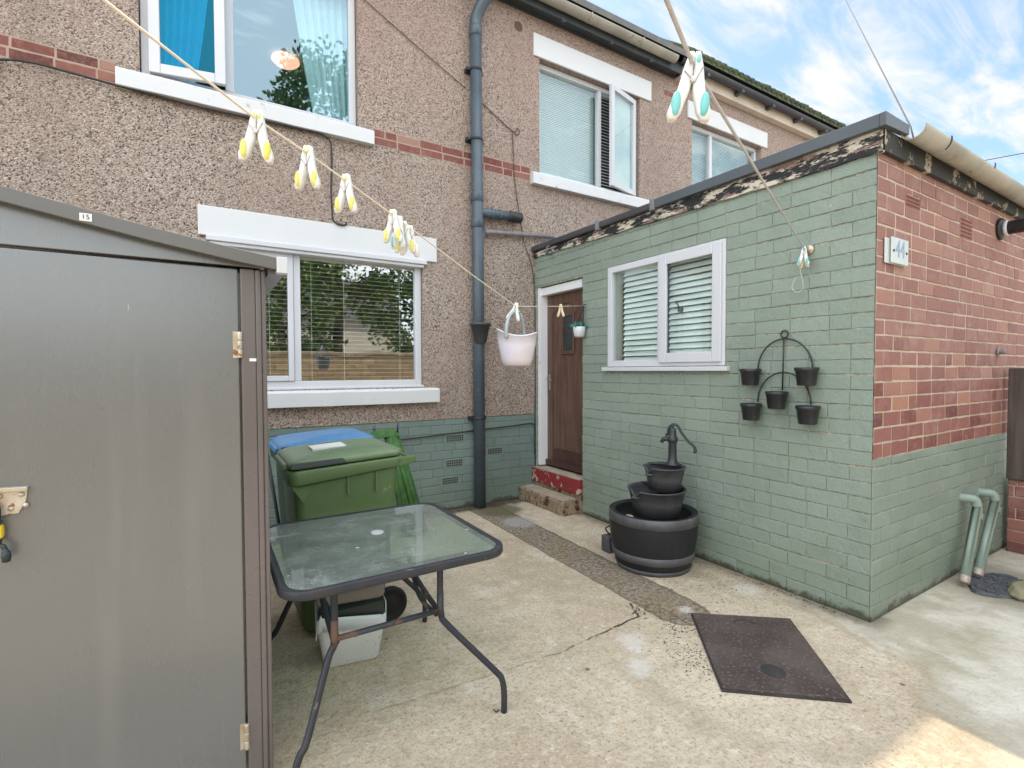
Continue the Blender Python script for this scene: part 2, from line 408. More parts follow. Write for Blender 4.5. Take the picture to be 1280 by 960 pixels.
def mat_wood(name, a, b, rough=.5, vert=(26, 26, 1.3)):
    t = NT(name)
    g = t.noise(1, 6, .62, vec=t.mapping(vert), dist=.4)
    col = t.mix(t.step(g, .32, .68), a, b)
    col = t.mix(t.math('MULTIPLY', t.step(t.noise(3, 5), .5, .7), .35), col, tuple(q * .7 for q in a))
    return t.done(col, rough, 0, t.bump(g, .25, .004), .4)
M['door'] = mat_wood('brown_door_wood', (.085, .045, .032), (.145, .082, .058), .5)
M['door_dark'] = mat_wood('dark_door_rail', (.055, .026, .022), (.08, .038, .030), .5)
M['fence'] = mat_wood('weathered_fence_wood', (.060, .045, .042), (.115, .088, .078), .85)
M['brass'] = simple('aged_brass', (.30, .24, .18), (.42, .36, .28), .4, 20, metal=.7)
M['leaded'] = simple('leaded_glass', (.030, .036, .040), (.06, .07, .075), .12, 40, bump=.5, bscale=90)
M['lead'] = simple('lead_came', (.045, .045, .05), None, .5)
M['green_pipe'] = simple('green_painted_pipe', (.26, .33, .28), (.23, .295, .25), .45, 6, speck=((.15, .19, .15), 30, .68))
M['rust_pink'] = simple('flaked_clay', (.36, .24, .20), (.60, .54, .50), .8, 20)
M['grate'] = simple('gully_grate', (.06, .065, .072), (.10, .105, .11), .7, 30)
M['mossy'] = simple('mossy_stone', (.27, .24, .17), (.20, .22, .08), .95, 9, bump=.8, bscale=50)
M['acrylic'] = simple('white_acrylic', (.58, .61, .60), (.50, .56, .51), .3, 9)
M['digit'] = simple('blue_grey_digit', (.24, .32, .42), (.33, .42, .50), .4, 30)
M['vent_red'] = simple('terracotta_vent', (.34, .14, .105), (.28, .11, .085), .85, 20)
M['vent_gap_shade'] = simple('clay_slot_shade', (.15, .062, .050), (.11, .045, .038), .9, 20)  # darker copy of the clay, painting in the shade inside the slots
M['shadow_hole'] = simple('vent_gap_shade', (.035, .025, .022), None, .9)  # dark tone painted in for the shade inside the air brick holes
M['vent_green'] = simple('painted_vent', (.23, .29, .27), (.20, .26, .235), .6, 10)
M['cable'] = simple('black_cable', (.022, .020, .020), (.035, .03, .028), .6, 20)
M['cable_brown'] = simple('old_brown_cable', (.10, .065, .055), (.07, .05, .045), .7, 20)
M['leaf'] = None

def mat_ground():
    t = NT('yard_concrete'); x, y, z = t.xyz()
    n1 = t.noise(1.1, 6, .6); n2 = t.noise(4.5, 6, .65); n3 = t.noise(70, 3, .6); n4 = t.noise(18, 5, .7)
    col = t.mix(t.step(n1, .32, .68), (.45, .375, .275), (.61, .535, .42))
    col = t.mix(t.math('MULTIPLY', t.step(n2, .45, .70), .55), col, (.41, .335, .235))
    nw_ = t.noise(1.7, 7, .68, vec=t.mapping((1, 1, 1), (0, 0, .7)))
    col = t.mix(t.math('MULTIPLY', t.step(nw_, .53, .66), .50), col, (.68, .63, .55))
    col = t.mix(t.math('MULTIPLY', t.step(nw_, .46, .36), .35), col, (.33, .285, .20))
    col = t.mix(t.math('MULTIPLY', t.step(n4, .52, .74), .40), col, (.36, .30, .225))
    col = t.mix(t.math('MULTIPLY', t.step(n3, .52, .66), .65), col, (.27, .225, .17))
    col = t.mix(t.math('MULTIPLY', t.step(t.noise(130, 2), .60, .70), .45), col, (.68, .63, .54))
    col = t.mix(1.0, col, (1.04, 1.0, .965), 'MULTIPLY')
    n5 = t.noise(8, 7, .72); n6 = t.noise(38, 5, .75)
    col = t.mix(t.math('MULTIPLY', t.step(n5, .50, .66), .36), col, (.36, .295, .21))
    col = t.mix(t.math('MULTIPLY', t.step(n5, .46, .34), .45), col, (.72, .67, .58))
    col = t.mix(t.math('MULTIPLY', t.step(n6, .53, .64), .55), col, (.28, .23, .165))
    col = t.mix(t.math('MULTIPLY', t.step(n6, .45, .36), .50), col, (.69, .635, .53))
    wob = t.math('MULTIPLY', t.math('SUBTRACT', t.noise(2.6, 5, .6), .5), .55)
    wob2 = t.math('MULTIPLY', t.math('SUBTRACT', t.noise(11, 5, .7), .5), .16)
    # paler, greyer slab east of the curved patch edge
    dpatch = t.math('ADD', dist2d(t, x, y, 2.05, 1.75), wob)
    pale = t.math('MULTIPLY', t.math('MULTIPLY', t.step(dpatch, 1.12, 1.22), t.step(x, 2.2, 2.5)), t.step(t.math('ADD', y, wob2), 2.0, 1.55))
    col = t.mix(t.math('MULTIPLY', pale, .75), col, t.mix(t.step(nw_, .42, .60), (.43, .40, .315), (.66, .63, .55)))
    rim = t.math('MULTIPLY', t.math('MULTIPLY', t.math('MULTIPLY', t.step(dpatch, 1.05, 1.14), t.step(dpatch, 1.20, 1.15)), t.step(x, 1.6, 1.9)), t.step(y, 2.0, 1.6))
    col = t.mix(t.math('MULTIPLY', rim, .42), col, (.33, .27, .185))
    # cast patch ring round the cover
    d2 = t.math('ADD', dist2d(t, x, y, 2.5, 1.55), t.math('MULTIPLY', wob, .7))
    ring = t.math('MULTIPLY', t.math('MULTIPLY', t.step(d2, .66, .74), t.step(d2, .84, .76)), t.step(y, 2.0, 1.7))
    col = t.mix(t.math('MULTIPLY', ring, .35), col, (.35, .29, .205))
    # dark gravelly channel from the drainpipe past the barrel
    edge = t.math('MULTIPLY', wob2, .35)
    sd = t.math('ADD', segdist(t, x, y, (2.56, 4.75), (2.49, 2.06)), edge)
    strip = t.step(sd, .175, .150)
    sc = t.mix(t.step(t.noise(34, 5, .8), .42, .58), (.085, .066, .052), (.33, .275, .215))
    sc = t.mix(t.step(t.noise(3, 4), .45, .65), sc, t.mix(t.step(t.noise(30, 4, .75), .42, .58), (.11, .08, .05), (.30, .225, .14)))
    col = t.mix(t.math('MULTIPLY', strip, .86), col, sc)
    joint = t.math('MULTIPLY', t.step(sd, .150, .166), t.step(sd, .184, .170))
    col = t.mix(t.math('MULTIPLY', joint, .7), col, (.10, .075, .055))
    # grey blue cement dab and moss by the drainpipe foot
    dd = t.math('ADD', dist2d(t, x, y, 2.62, 4.12), wob2); col = t.mix(t.math('MULTIPLY', t.step(dd, .20, .12), .85), col, (.36, .35, .34))
    dd = t.math('ADD', dist2d(t, x, y, 2.66, 4.58), wob2); col = t.mix(t.math('MULTIPLY', t.step(dd, .30, .16), .9), col, (.135, .125, .075))
    # damp, dirty foot of the house wall
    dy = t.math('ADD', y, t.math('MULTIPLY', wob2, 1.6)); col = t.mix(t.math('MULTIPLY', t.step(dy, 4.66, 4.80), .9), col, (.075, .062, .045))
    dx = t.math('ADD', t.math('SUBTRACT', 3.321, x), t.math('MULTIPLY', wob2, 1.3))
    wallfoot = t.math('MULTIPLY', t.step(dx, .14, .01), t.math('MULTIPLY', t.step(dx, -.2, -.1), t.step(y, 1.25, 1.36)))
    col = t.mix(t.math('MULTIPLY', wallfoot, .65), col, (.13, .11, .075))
    # limewash spills beside the crack
    for a, r in (((1.99, 1.97), .10), ((1.84, 1.77), .085), ((1.93, 1.88), .05), ((3.12, 2.02), .10), ((2.52, 2.05), .06)):
        dd = t.math('ADD', dist2d(t, x, y, *a), t.math('MULTIPLY', wob2, 1.1)); col = t.mix(t.math('MULTIPLY', t.step(dd, r * 1.25, r * .3), .6), col, (.66, .63, .58))
    # crack
    w = t.math('MULTIPLY', t.math('SUBTRACT', t.noise(9, 6, .7), .5), .06)
    yw = t.math('ADD', y, w)
    cr = segdist(t, x, yw, (2.30, 2.30), (2.22, 2.15))
    for a, b in (((2.22, 2.15), (1.58, 2.09)), ((1.58, 2.09), (.60, 2.15))):
        cr = t.math('MINIMUM', cr, segdist(t, x, yw, a, b))
    cm = t.math('MULTIPLY', t.step(cr, .010, .003), t.math('ADD', .25, t.math('MULTIPLY', t.step(x, 1.3, 2.1), .75)))
    cm = t.math('MULTIPLY', cm, t.step(t.noise(14, 3), .34, .5))
    col = t.mix(cm, col, (.07, .055, .04))
    # moss
    for a, r, k in (((3.22, .95), .30, .55), ((3.70, .98), .22, .35), ((4.1, 1.30), .10, .8), ((3.05, 2.26), .3, .2)):
        dd = t.math('ADD', dist2d(t, x, y, *a), t.math('MULTIPLY', wob, .6)); col = t.mix(t.math('MULTIPLY', t.math('MULTIPLY', t.step(dd, r * 1.15, r * .1), t.step(n2, .34, .62)), k), col, (.27, .245, .13))
    dd = t.math('ADD', dist2d(t, x, y, 4.75, 1.05), wob); col = t.mix(t.math('MULTIPLY', t.step(dd, .62, .25), .7), col, (.22, .20, .15))
    # isolated pock marks
    v = t.voro(5.2); pk = t.math('MULTIPLY', t.step(v.outputs['Distance'], .085, .05), t.step(t.noise(2.0, 3), .47, .55))
    col = t.mix(t.math('MULTIPLY', pk, .8), col, (.12, .10, .075))
    v = t.voro(24); pk = t.math('MULTIPLY', t.step(v.outputs['Distance'], .15, .08), t.step(t.noise(2.6, 5, .7), .50, .60))
    col = t.mix(t.math('MULTIPLY', pk, .7), col, (.15, .125, .09))
    h = t.math('ADD', t.math('MULTIPLY', n3, .5), t.math('ADD', t.math('MULTIPLY', n4, .8), t.math('MULTIPLY', n2, 1.6)))
    h = t.math('SUBTRACT', h, t.math('MULTIPLY', cm, 1.0)); h = t.math('SUBTRACT', h, t.math('MULTIPLY', joint, .8))
    return t.done(col, t.math('SUBTRACT', .95, t.math('MULTIPLY', strip, .15)), 0, t.bump(h, .85, .008), .25)
M['ground'] = mat_ground()
def mat_stone_wall():
    t = NT('sandstone_blocks')
    b = t.new('ShaderNodeTexBrick'); b.inputs['Scale'].default_value = 1; b.inputs['Brick Width'].default_value = .42; b.inputs['Row Height'].default_value = .17
    b.inputs['Mortar Size'].default_value = .014; b.inputs['Color1'].default_value = (.52, .40, .25, 1); b.inputs['Color2'].default_value = (.36, .28, .18, 1); b.inputs['Mortar'].default_value = (.25, .2, .14, 1)
    t.link(t.mapping((1, 1, 1), (PI / 2, 0, 0)), b.inputs['Vector'])
    col = t.mix(t.math('MULTIPLY', t.step(t.noise(6, 5), .5, .7), .5), b.outputs['Color'], (.2, .16, .1))
    return t.done(col, .9, 0, t.bump(t.noise(12, 5), .8, .03), .2)
M['stone'] = mat_stone_wall()
M['render'] = simple('pale_render', (.66, .62, .54), (.58, .54, .47), .9, 1.5)
def mat_leaf():
    t = NT('tree_leaf'); tint = t.attr('tint')
    return t.done(t.mix(tint, (.075, .14, .035), (.24, .34, .085)), .55, 0, None, .4)
M['leaf'] = mat_leaf()
M['bark'] = simple('bark', (.10, .075, .055), (.06, .045, .035), .95, 12, bump=.6)

# ------------------------------------------------------------------ helpers for walls, bricks, windows
YM, XE, YB = 4.88, 3.321, 1.364
def MW(off=0.0):      # main wall: u = X, w = outward (towards -Y)
    return lambda u, w, z: (u, YM + off - w, z)
def ME(off=0.0):      # extension side wall: u = Y, w = outward (towards -X)
    return lambda u, w, z: (XE + off - w, u, z)
def MN(off=0.0):      # extension end wall: u = X, outward -Y
    return lambda u, w, z: (u, YB + off - w, z)

def wall_sheet(mb, P, u0, u1, z0, z1, holes, reveal, mi=0, mi_reveal=None):
    us = sorted({u0, u1} | {h[0] for h in holes} | {h[1] for h in holes}); zs = sorted({z0, z1} | {h[2] for h in holes} | {h[3] for h in holes})
    us = [u for u in us if u0 <= u <= u1]; zs = [z for z in zs if z0 <= z <= z1]
    for i in range(len(us) - 1):
        for j in range(len(zs) - 1):
            cu, cz = (us[i] + us[i + 1]) / 2, (zs[j] + zs[j + 1]) / 2
            if any(h[0] < cu < h[1] and h[2] < cz < h[3] for h in holes): continue
            mb.add([P(us[i], 0, zs[j]), P(us[i + 1], 0, zs[j]), P(us[i + 1], 0, zs[j + 1]), P(us[i], 0, zs[j + 1])], [(0, 1, 2, 3)], mi)
    r = mi if mi_reveal is None else mi_reveal
    for a, b, c, d in holes:
        for (p, q) in (((a, c), (b, c)), ((b, c), (b, d)), ((b, d), (a, d)), ((a, d), (a, c))):
            mb.add([P(p[0], 0, p[1]), P(q[0], 0, q[1]), P(q[0], -reveal, q[1]), P(p[0], -reveal, p[1])], [(0, 1, 2, 3)], r)

def bricks(mb, P, u0, u1, z0, z1, course, blen, holes=(), depth=.008, mort=.008, phase=0, jit=.0015, ch=.0045, mi=0, mv=None, chu=None, spread=.24, edge=.0014):
    mv = mort if mv is None else mv; chu = ch if chu is None else chu
    def sub(rects, h):
        out = []
        for a, b, c, d in rects:
            x0, x1, y0, y1 = max(a, h[0]), min(b, h[1]), max(c, h[2]), min(d, h[3])
            if x0 >= x1 or y0 >= y1: out.append((a, b, c, d)); continue
            if a < x0: out.append((a, x0, c, d))
            if x1 < b: out.append((x1, b, c, d))
            if c < y0: out.append((x0, x1, c, y0))
            if y1 < d: out.append((x0, x1, y1, d))
        return out
    n = int((z1 - z0) / course + .999)
    for k in range(n):
        za, zb = z0 + k * course + mort / 2, min(z0 + (k + 1) * course, z1) - mort / 2
        if zb - za < .012: continue
        u = u0 - (blen * .5 if (k + phase) % 2 else 0) - blen * 0
        wander = [rnd(-.0018, .0018) for _ in range(3)]
        while u < u1:
            L = blen * rnd(.985, 1.015) if not (random.random() < .10) else blen * .5
            a, b = max(u0, u + mv / 2), min(u1, u + L - mv / 2); u += L
            if b - a < .02: continue
            rects = [(a, b, za, zb)]
            for h in holes: rects = sub(rects, h)
            col = min(1, max(0, random.gauss(.5, spread)))
            w = rnd(-jit, jit); dz = random.choice(wander)
            for (p, q, c, d) in rects:
                if q - p < .012 or d - c < .012: continue
                nseg = max(1, min(4, int((q - p) / .06)))
                us_ = [p + (q - p) * t / nseg for t in range(nseg + 1)]
                jj = lambda: rnd(-edge, edge)
                ring0 = [(x + jj(), c + dz + jj()) for x in us_] + [(x + jj(), d + dz + jj()) for x in reversed(us_)]
                m = len(ring0); cx_, cz_ = (p + q) / 2, (c + d) / 2
                ins = [((chu if x < cx_ - .3 * (q - p) else -chu if x > cx_ + .3 * (q - p) else 0), (ch if z < cz_ else -ch)) for x, z in ring0]
                v = [P(x, -depth, z) for x, z in ring0] + [P(x, -ch * .8 + w, z) for x, z in ring0] + [P(x + e[0], w + rnd(-.0008, .0008), z + e[1]) for (x, z), e in zip(ring0, ins)]
                fs = [(i, (i + 1) % m, m + (i + 1) % m, m + i) for i in range(m)] + [(m + i, m + (i + 1) % m, 2 * m + (i + 1) % m, 2 * m + i) for i in range(m)] + [tuple(range(2 * m, 3 * m))]
                mb.add(v, fs, mi, False, col)

def frame_rect(mb, P, u0, u1, z0, z1, t, w0, w1, mi=0):
    mb.mbox(P, u0, w0, z0, u0 + t, w1, z1, mi); mb.mbox(P, u1 - t, w0, z0, u1, w1, z1, mi)
    mb.mbox(P, u0 + t, w0, z0, u1 - t, w1, z0 + t, mi); mb.mbox(P, u0 + t, w0, z1 - t, u1 - t, w1, z1, mi)

def pane(parent, P, u0, u1, z0, z1, w, m, name='pane'):
    b = MB(); b.mbox(P, u0, w, z0, u1, w + .006, z1); return b.build(name, m, parent)
def blind(parent, P, u0, u1, z0, z1, w, pitch, tilt, m, depth=.025, cords=()):
    b = MB(); z = z0
    while z < z1:
        dz = depth * math.sin(tilt) / 2; dw = depth * math.cos(tilt) / 2
        e = rnd(-.0012, .0012)
        p = [P(u0, w - dw, z - dz + e), P(u1, w - dw, z - dz - e), P(u1, w + dw, z + dz - e), P(u0, w + dw, z + dz + e)]
        q = [(a, c, zz + .0012) for a, c, zz in p]
        b.hexa(p + q); z += pitch
    b.mbox(P, u0, w - .02, z1, u1, w + .02, z1 + .03)
    for u in cords: b.mbox(P, u - .0015, w + .012, z0, u + .0015, w + .015, z1)
    return b.build('blind', m, parent)
def room(parent, P, u0, u1, z0, z1, d0, d1, m):
    b = MB()
    c = [(u0, z0), (u1, z0), (u1, z1), (u0, z1)]
    for i in range(4):
        (a, e), (f, g) = c[i], c[(i + 1) % 4]
        b.add([P(a, -d0, e), P(f, -d0, g), P(f, -d1, g), P(a, -d1, e)], [(0, 1, 2, 3)])
    b.add([P(a, -d1, e) for a, e in c], [(0, 1, 2, 3)])
    return b.build('room_interior', m, parent, recalc=False)

# ------------------------------------------------------------------ setting
g = MB(); g.add([(-70, -70, 0), (70, -70, 0), (70, 70, 0), (-70, 70, 0)], [(0, 1, 2, 3)])
struct(g.build('ground', M['ground'], recalc=False))

# ------------------------------------------------------------------ house
house = thing('terraced_house', 'pebbledashed terraced house with white lintels above the concrete yard', 'house', (1.5, 4.88, 0))
H_BED = (-.40, 1.285, 3.825, 5.15); H_LOW = (.06, 1.925, 1.33, 2.625); H_UR = (3.39, 5.03, 3.815, 5.15)
mb = MB()
wall_sheet(mb, MW(), -6, 5.70, .985, 5.72, [H_BED, H_LOW, H_UR], .16)
mb.add([(-6, 4.88, 0), (-6, 10, 0), (-6, 10, 5.72), (-6, 4.88, 5.72)], [(0, 1, 2, 3)])
mb.add([(-6, 10, 0), (5.7, 10, 0), (5.7, 10, 5.72), (-6, 10, 5.72)], [(0, 1, 2, 3)])
mb.add([(-6, 4.88, 5.72), (-6, 10, 5.72), (-6, 7.46, 8.0)], [(0, 1, 2)])
mb.build('wall', M['dash'], house, recalc=False)
mb = MB()
VENTS = [(2.155, 2.40, .725, .815), (2.150, 2.385, .455, .550), (2.105, 2.335, .270, .365), (2.66, 2.89, .545, .635)]
bricks(mb, MW(.006), -6, 3.318, 0, .985, .0917, .243, VENTS, .006, .0055, mi=0, mv=.0025, chu=.0015, ch=.0035, edge=.002)
mb.add([MW(.012)(-6, 0, 0), MW(.012)(3.318, 0, 0), MW(.012)(3.318, 0, .99), MW(.012)(-6, 0, .99)], [(0, 1, 2, 3)], 0)
mb.build('plinth', M['plinth'], house, attr=True)
for a, b, c, d in VENTS:
    v = MB(); v.mbox(MW(), a + .004, -.02, c + .004, b - .004, -.004, d - .004)
    o = v.build('air_brick', M['vent_green'], house, bevel=.002)
    h = MB(); n = 9
    for i in range(n):
        for j in range(3):
            uu = a + .02 + (b - a - .04) * (i + .5) / n; zz = c + .012 + (d - c - .024) * (j + .5) / 3
            h.mbox(MW(), uu - .0075, -.003, zz - .0085, uu + .0075, -.0015, zz + .0085)
    h.build('vent_hole_shade', M['shadow_hole'], o)
# brick string course
for a, b in ((-6, -.548), (1.424, 3.255)):
    mb = MB(); bricks(mb, MW(-.003), a, b, 3.70, 3.858, .079, .243, (), .006, mort=.010, mi=0)
    mb.mbox(MW(), a, -.002, 3.698, b, .001, 3.860, 1); mb.build('brick_band', [M['band'], M['mortar_red']], house, attr=True)
mb = MB(); bricks(mb, MW(-.003), 5.495, 5.69, 5.33, 5.405, .075, .20, (), .006, mi=0); mb.build('brick_band', [M['band'], M['mortar_red']], house, attr=True)

def lintel(parent, u0, u1, z0, z1, m=M['lintel'], name='lintel', w=.022):
    b = MB(); b.mbox(MW(), u0, -.10, z0, u1, w, z1); return b.build(name, m, parent, bevel=.006)
lintel(house, -.55, 1.46, 5.152, 5.41); lintel(house, -.035, 2.072, 2.627, 2.872); lintel(house, 3.298, 5.23, 5.152, 5.41)
def sill(parent, u0, u1, z0, z1, m, w=.065):
    b = MB(); n = 14
    for s0, w0, w1 in ((0, -.10, w),):
        prev = None
        rs = []
        for k in range(n + 1):
            u = u0 + (u1 - u0) * k / n; e = rnd(-.002, .002); e2 = rnd(-.0025, .0025)
            rs.append([MW()(u, -.10, z0), MW()(u, w + e2, z0 + e), MW()(u, w + e2, z1 - .025 + e), MW()(u, w - .02, z1 - .008 + e), MW()(u, -.10, z1)])
        b.rings(rs, True, True, 0, False)
    return b.build('window_sill', m, parent, bevel=.004)
sill(house, -.545, 1.42, 3.675, 3.822, M['sill']); sill(house, 3.26, 5.165, 3.665, 3.812, M['sill']); sill(house, -.12, 2.075, 1.172, 1.326, M['sill_low'], .07)

# bedroom window
P = MW(.075)
w = MB(); frame_rect(w, P, -.395, 1.28, 3.828, 5.148, .062, -.06, .01); w.mbox(P, .185, -.06, 3.89, .250, .01, 5.086)
bed = w.build('window', M['upvc'], house, bevel=.006)
pane(bed, P, .25, 1.218, 3.89, 5.086, -.03, M['glass_blue'])
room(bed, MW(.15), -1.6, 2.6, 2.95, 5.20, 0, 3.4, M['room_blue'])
ang = math.radians(11); uh, wh = -.335, .012
def PS(u, w_, z):      # sash hinged on its left edge, swung outwards
    du = u - uh; return P(uh + du * math.cos(ang) - w_ * math.sin(ang), wh + du * math.sin(ang) + w_ * math.cos(ang), z)
w = MB(); frame_rect(w, PS, uh, .20, 3.868, 5.10, .078, 0, .045); sash = w.build('open_sash', M['upvc'], bed, bevel=.006)
pane(sash, PS, uh + .078, .122, 3.946, 5.022, .02, M['glass_sash'])
def curtain(parent, P, pts, z0, z1, w, amp=.035, folds=7):
    # pts: (u_left_bottom, u_right_bottom, u_left_top, u_right_top)
    b = MB(); n, m = folds * 8, 12; rs = []
    for j in range(m + 1):
        s = j / m; ul = pts[0] + (pts[2] - pts[0]) * s ** .7; ur = pts[1] + (pts[3] - pts[1]) * s ** .7
        rs.append([P(ul + (ur - ul) * i / n, w + amp * math.sin(i / n * folds * 2 * PI + s * 1.2) * (.6 + .4 * math.sin(i * .7)), z0 + (z1 - z0) * s) for i in range(n + 1)])
    b.rings(rs, False, False, 0, True, closed=False)
    o = b.build('curtain', M['curtain'], parent, recalc=False)
    sld = o.modifiers.new('thick', 'SOLIDIFY'); sld.thickness = .003
    return o
curtain(bed, P, (-.36, -.10, -.36, .12), 3.7, 5.19, -.17); curtain(bed, P, (1.0, 1.26, .72, 1.26), 3.7, 5.19, -.17)
lp = MB(); lp.lathe([(.0, .03), (.12, .03), (.15, .01), (.155, -.01), (.12, -.045), (.06, -.06), (.0, -.064)], (.865, 6.49, 5.168), 32, cap0=False, cap1=False)
lp.build('ceiling_lamp', M['lamp'], bed)

# ground floor window
P = MW(.055)
w = MB(); frame_rect(w, P, .065, 1.92, 1.345, 2.62, .062, -.06, .012); w.mbox(P, .692, -.06, 1.407, .752, .012, 2.558)
w.mbox(P, .05, -.06, 1.330, 1.94, .055, 1.352); frame_rect(w, P, .127, .690, 1.409, 2.556, .048, .012, .028)
low = w.build('window', M['upvc'], house, bevel=.005)
t_ = MB(); t_.mbox(MW(), .02, -.05, 2.585, 1.955, .05, 2.630); t_.mbox(MW(), .05, -.04, 2.555, 1.93, .03, 2.585)
t_.build('drip_trim', M['upvc'], low, bevel=.006)
pane(low, P, .175, .642, 1.457, 2.508, -.01, M['glass_low']); pane(low, P, .752, 1.858, 1.407, 2.558, -.03, M['glass_low'])
blind(low, P, .135, .70, 1.40, 2.54, -.10, .040, .10, M['blind'], cords=(.3, .5)); blind(low, P, .745, 1.87, 1.40, 2.54, -.10, .040, .10, M['blind'], cords=(.86, 1.16, 1.72))
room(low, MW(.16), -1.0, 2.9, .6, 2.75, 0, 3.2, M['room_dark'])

# upper window over the extension
P = MW(.085)
w = MB(); frame_rect(w, P, 3.395, 5.025, 3.818, 5.148, .055, -.06, .01); w.mbox(P, 4.36, -.06, 3.873, 4.415, .01, 5.093)
upr = w.build('window', M['upvc'], house, bevel=.005)
pane(upr, P, 3.45, 4.36, 3.873, 5.093, -.03, M['glass'])
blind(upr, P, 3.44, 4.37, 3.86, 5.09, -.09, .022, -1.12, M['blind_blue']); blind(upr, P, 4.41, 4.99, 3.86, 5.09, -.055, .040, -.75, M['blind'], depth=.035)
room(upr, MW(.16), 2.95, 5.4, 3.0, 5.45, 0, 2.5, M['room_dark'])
ang2 = math.radians(14); uh2 = 4.985
def PS2(u, w_, z):     # sash hinged on its right edge
    du = uh2 - u; return P(uh2 - du * math.cos(ang2) + w_ * math.sin(ang2), .012 + du * math.sin(ang2) + w_ * math.cos(ang2), z)
w = MB(); frame_rect(w, PS2, 4.40, uh2, 3.845, 5.12, .065, 0, .045); s2 = w.build('open_sash', M['upvc'], upr, bevel=.005)
pane(s2, PS2, 4.465, uh2 - .065, 3.91, 5.055, .02, M['glass'])
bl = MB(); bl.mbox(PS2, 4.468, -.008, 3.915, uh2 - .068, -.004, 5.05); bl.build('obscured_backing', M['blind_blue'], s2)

# roof, soffit, gutter
b = MB()
b.hexa([(-6.2, 4.60, 5.74), (5.70, 4.60, 5.74), (5.70, 7.46, 8.0), (-6.2, 7.46, 8.0), (-6.2, 4.60, 5.82), (5.70, 4.60, 5.82), (5.70, 7.46, 8.09), (-6.2, 7.46, 8.09)])
b.hexa([(-6.2, 7.46, 8.0), (5.70, 7.46, 8.0), (5.70, 10.3, 5.74), (-6.2, 10.3, 5.74), (-6.2, 7.46, 8.09), (5.70, 7.46, 8.09), (5.70, 10.3, 5.82), (-6.2, 10.3, 5.82)])
b.build('roof', M['tile'], house)
b = MB(); b.box(-6.2, 4.745, 5.625, 5.68, 4.877, 5.64); b.box(-6.2, 4.725, 5.585, 5.68, 4.744, 5.735); b.box(-6.2, 4.86, 5.60, 5.68, 4.878, 5.624)
for x in (3.6, 4.35, 5.05): b.box(x, 4.715, 5.56, x + .05, 4.745, 5.60)
b.build('eaves_board', M['fascia_dark'], house)
def half_gutter(parent, a, bb, r, m, name='gutter', clips=(), axis='x', mclip=None):
    b = MB(); n = 12; rs = []
    for (x, y, z) in (a, bb):
        o = [(x, y + r * math.cos(PI + PI * k / n), z + r * math.sin(PI + PI * k / n)) for k in range(n + 1)]
        i = [(x, y + (r - .005) * math.cos(2 * PI - PI * k / n), z + (r - .005) * math.sin(2 * PI - PI * k / n)) for k in range(n + 1)]
        rs.append(o + i)
    b.rings(rs, True, True, 0, True)
    g_ = b.build(name, m, parent)
    for x in clips:
        c = MB(); rr = r + .004; rs = []
        for xx in (x - .009, x + .009):
            rs.append([(xx, a[1] + rr * math.cos(PI * .95 + PI * 1.1 * k / n), a[2] + rr * math.sin(PI * .95 + PI * 1.1 * k / n)) for k in range(n + 1)] +
                      [(xx, a[1] + (r + .0005) * math.cos(PI * 2.05 - PI * 1.1 * k / n), a[2] + (r + .0005) * math.sin(PI * 2.05 - PI * 1.1 * k / n)) for k in range(n + 1)])
        c.rings(rs, True, True, 0, True); c.build('gutter_clip', mclip or m, g_)
    return g_
half_gutter(house, (-6.2, 4.655, 5.70), (5.46, 4.655, 5.70), .066, M['gutter'], clips=(3.1, 3.95, 4.8))
v = MB(); v.lathe([(.0, .002), (.052, .002), (.056, .0), (.056, -.01)], (3.10, 4.878, 5.415), 20, M=Matrix.Rotation(PI / 2, 4, 'X'), cap0=False, cap1=False)
v.build('vent_cap', simple('rusty_vent', (.12, .06, .04), (.16, .08, .05), .8), house)

# ------------------------------------------------------------------ next house along
nb = thing('neighbouring_house', 'next house along the terrace with cream eaves and black gutter', 'house', (9, 4.88, 0))
H_N = (6.09, 7.80, 3.82, 5.135)
mb = MB(); wall_sheet(mb, MW(.002), 5.70, 20, 0, 5.72, [H_N], .2)
mb.add([(20, 4.88, 0), (20, 10, 0), (20, 10, 5.72), (20, 4.88, 5.72)], [(0, 1, 2, 3)]); mb.add([(5.7, 10, 0), (20, 10, 0), (20, 10, 5.72), (5.7, 10, 5.72)], [(0, 1, 2, 3)])
mb.build('wall', M['dash'], nb, recalc=False)
lintel(nb, 5.98, 7.935, 5.137, 5.382)
mb = MB(); bricks(mb, MW(-.003), 8.95, 9.15, 5.33, 5.40, .075, .2, (), .006); mb.build('brick_band', M['band'], nb, attr=True)
P = MW(.095)
w = MB(); frame_rect(w, P, 6.095, 7.795, 3.825, 5.13, .055, -.06, .01); w.mbox(P, 6.60, -.06, 3.88, 6.66, .01, 5.075)
nw = w.build('window', M['upvc'], nb, bevel=.005)
pane(nw, P, 6.15, 6.60, 3.88, 5.075, -.03, M['glass']); pane(nw, P, 6.66, 7.74, 3.88, 5.075, -.03, M['glass'])
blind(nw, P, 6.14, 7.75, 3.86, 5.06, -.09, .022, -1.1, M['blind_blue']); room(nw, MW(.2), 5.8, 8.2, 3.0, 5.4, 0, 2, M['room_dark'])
b = MB(); b.box(5.70, 4.79, 5.585, 20, 4.877, 5.60); b.box(5.70, 4.775, 5.585, 20, 4.79, 5.75); b.build('eaves_board', M['cream'], nb)
ng = half_gutter(nb, (5.60, 4.685, 5.755), (20, 4.685, 5.755), .06, M['trim_dark'])
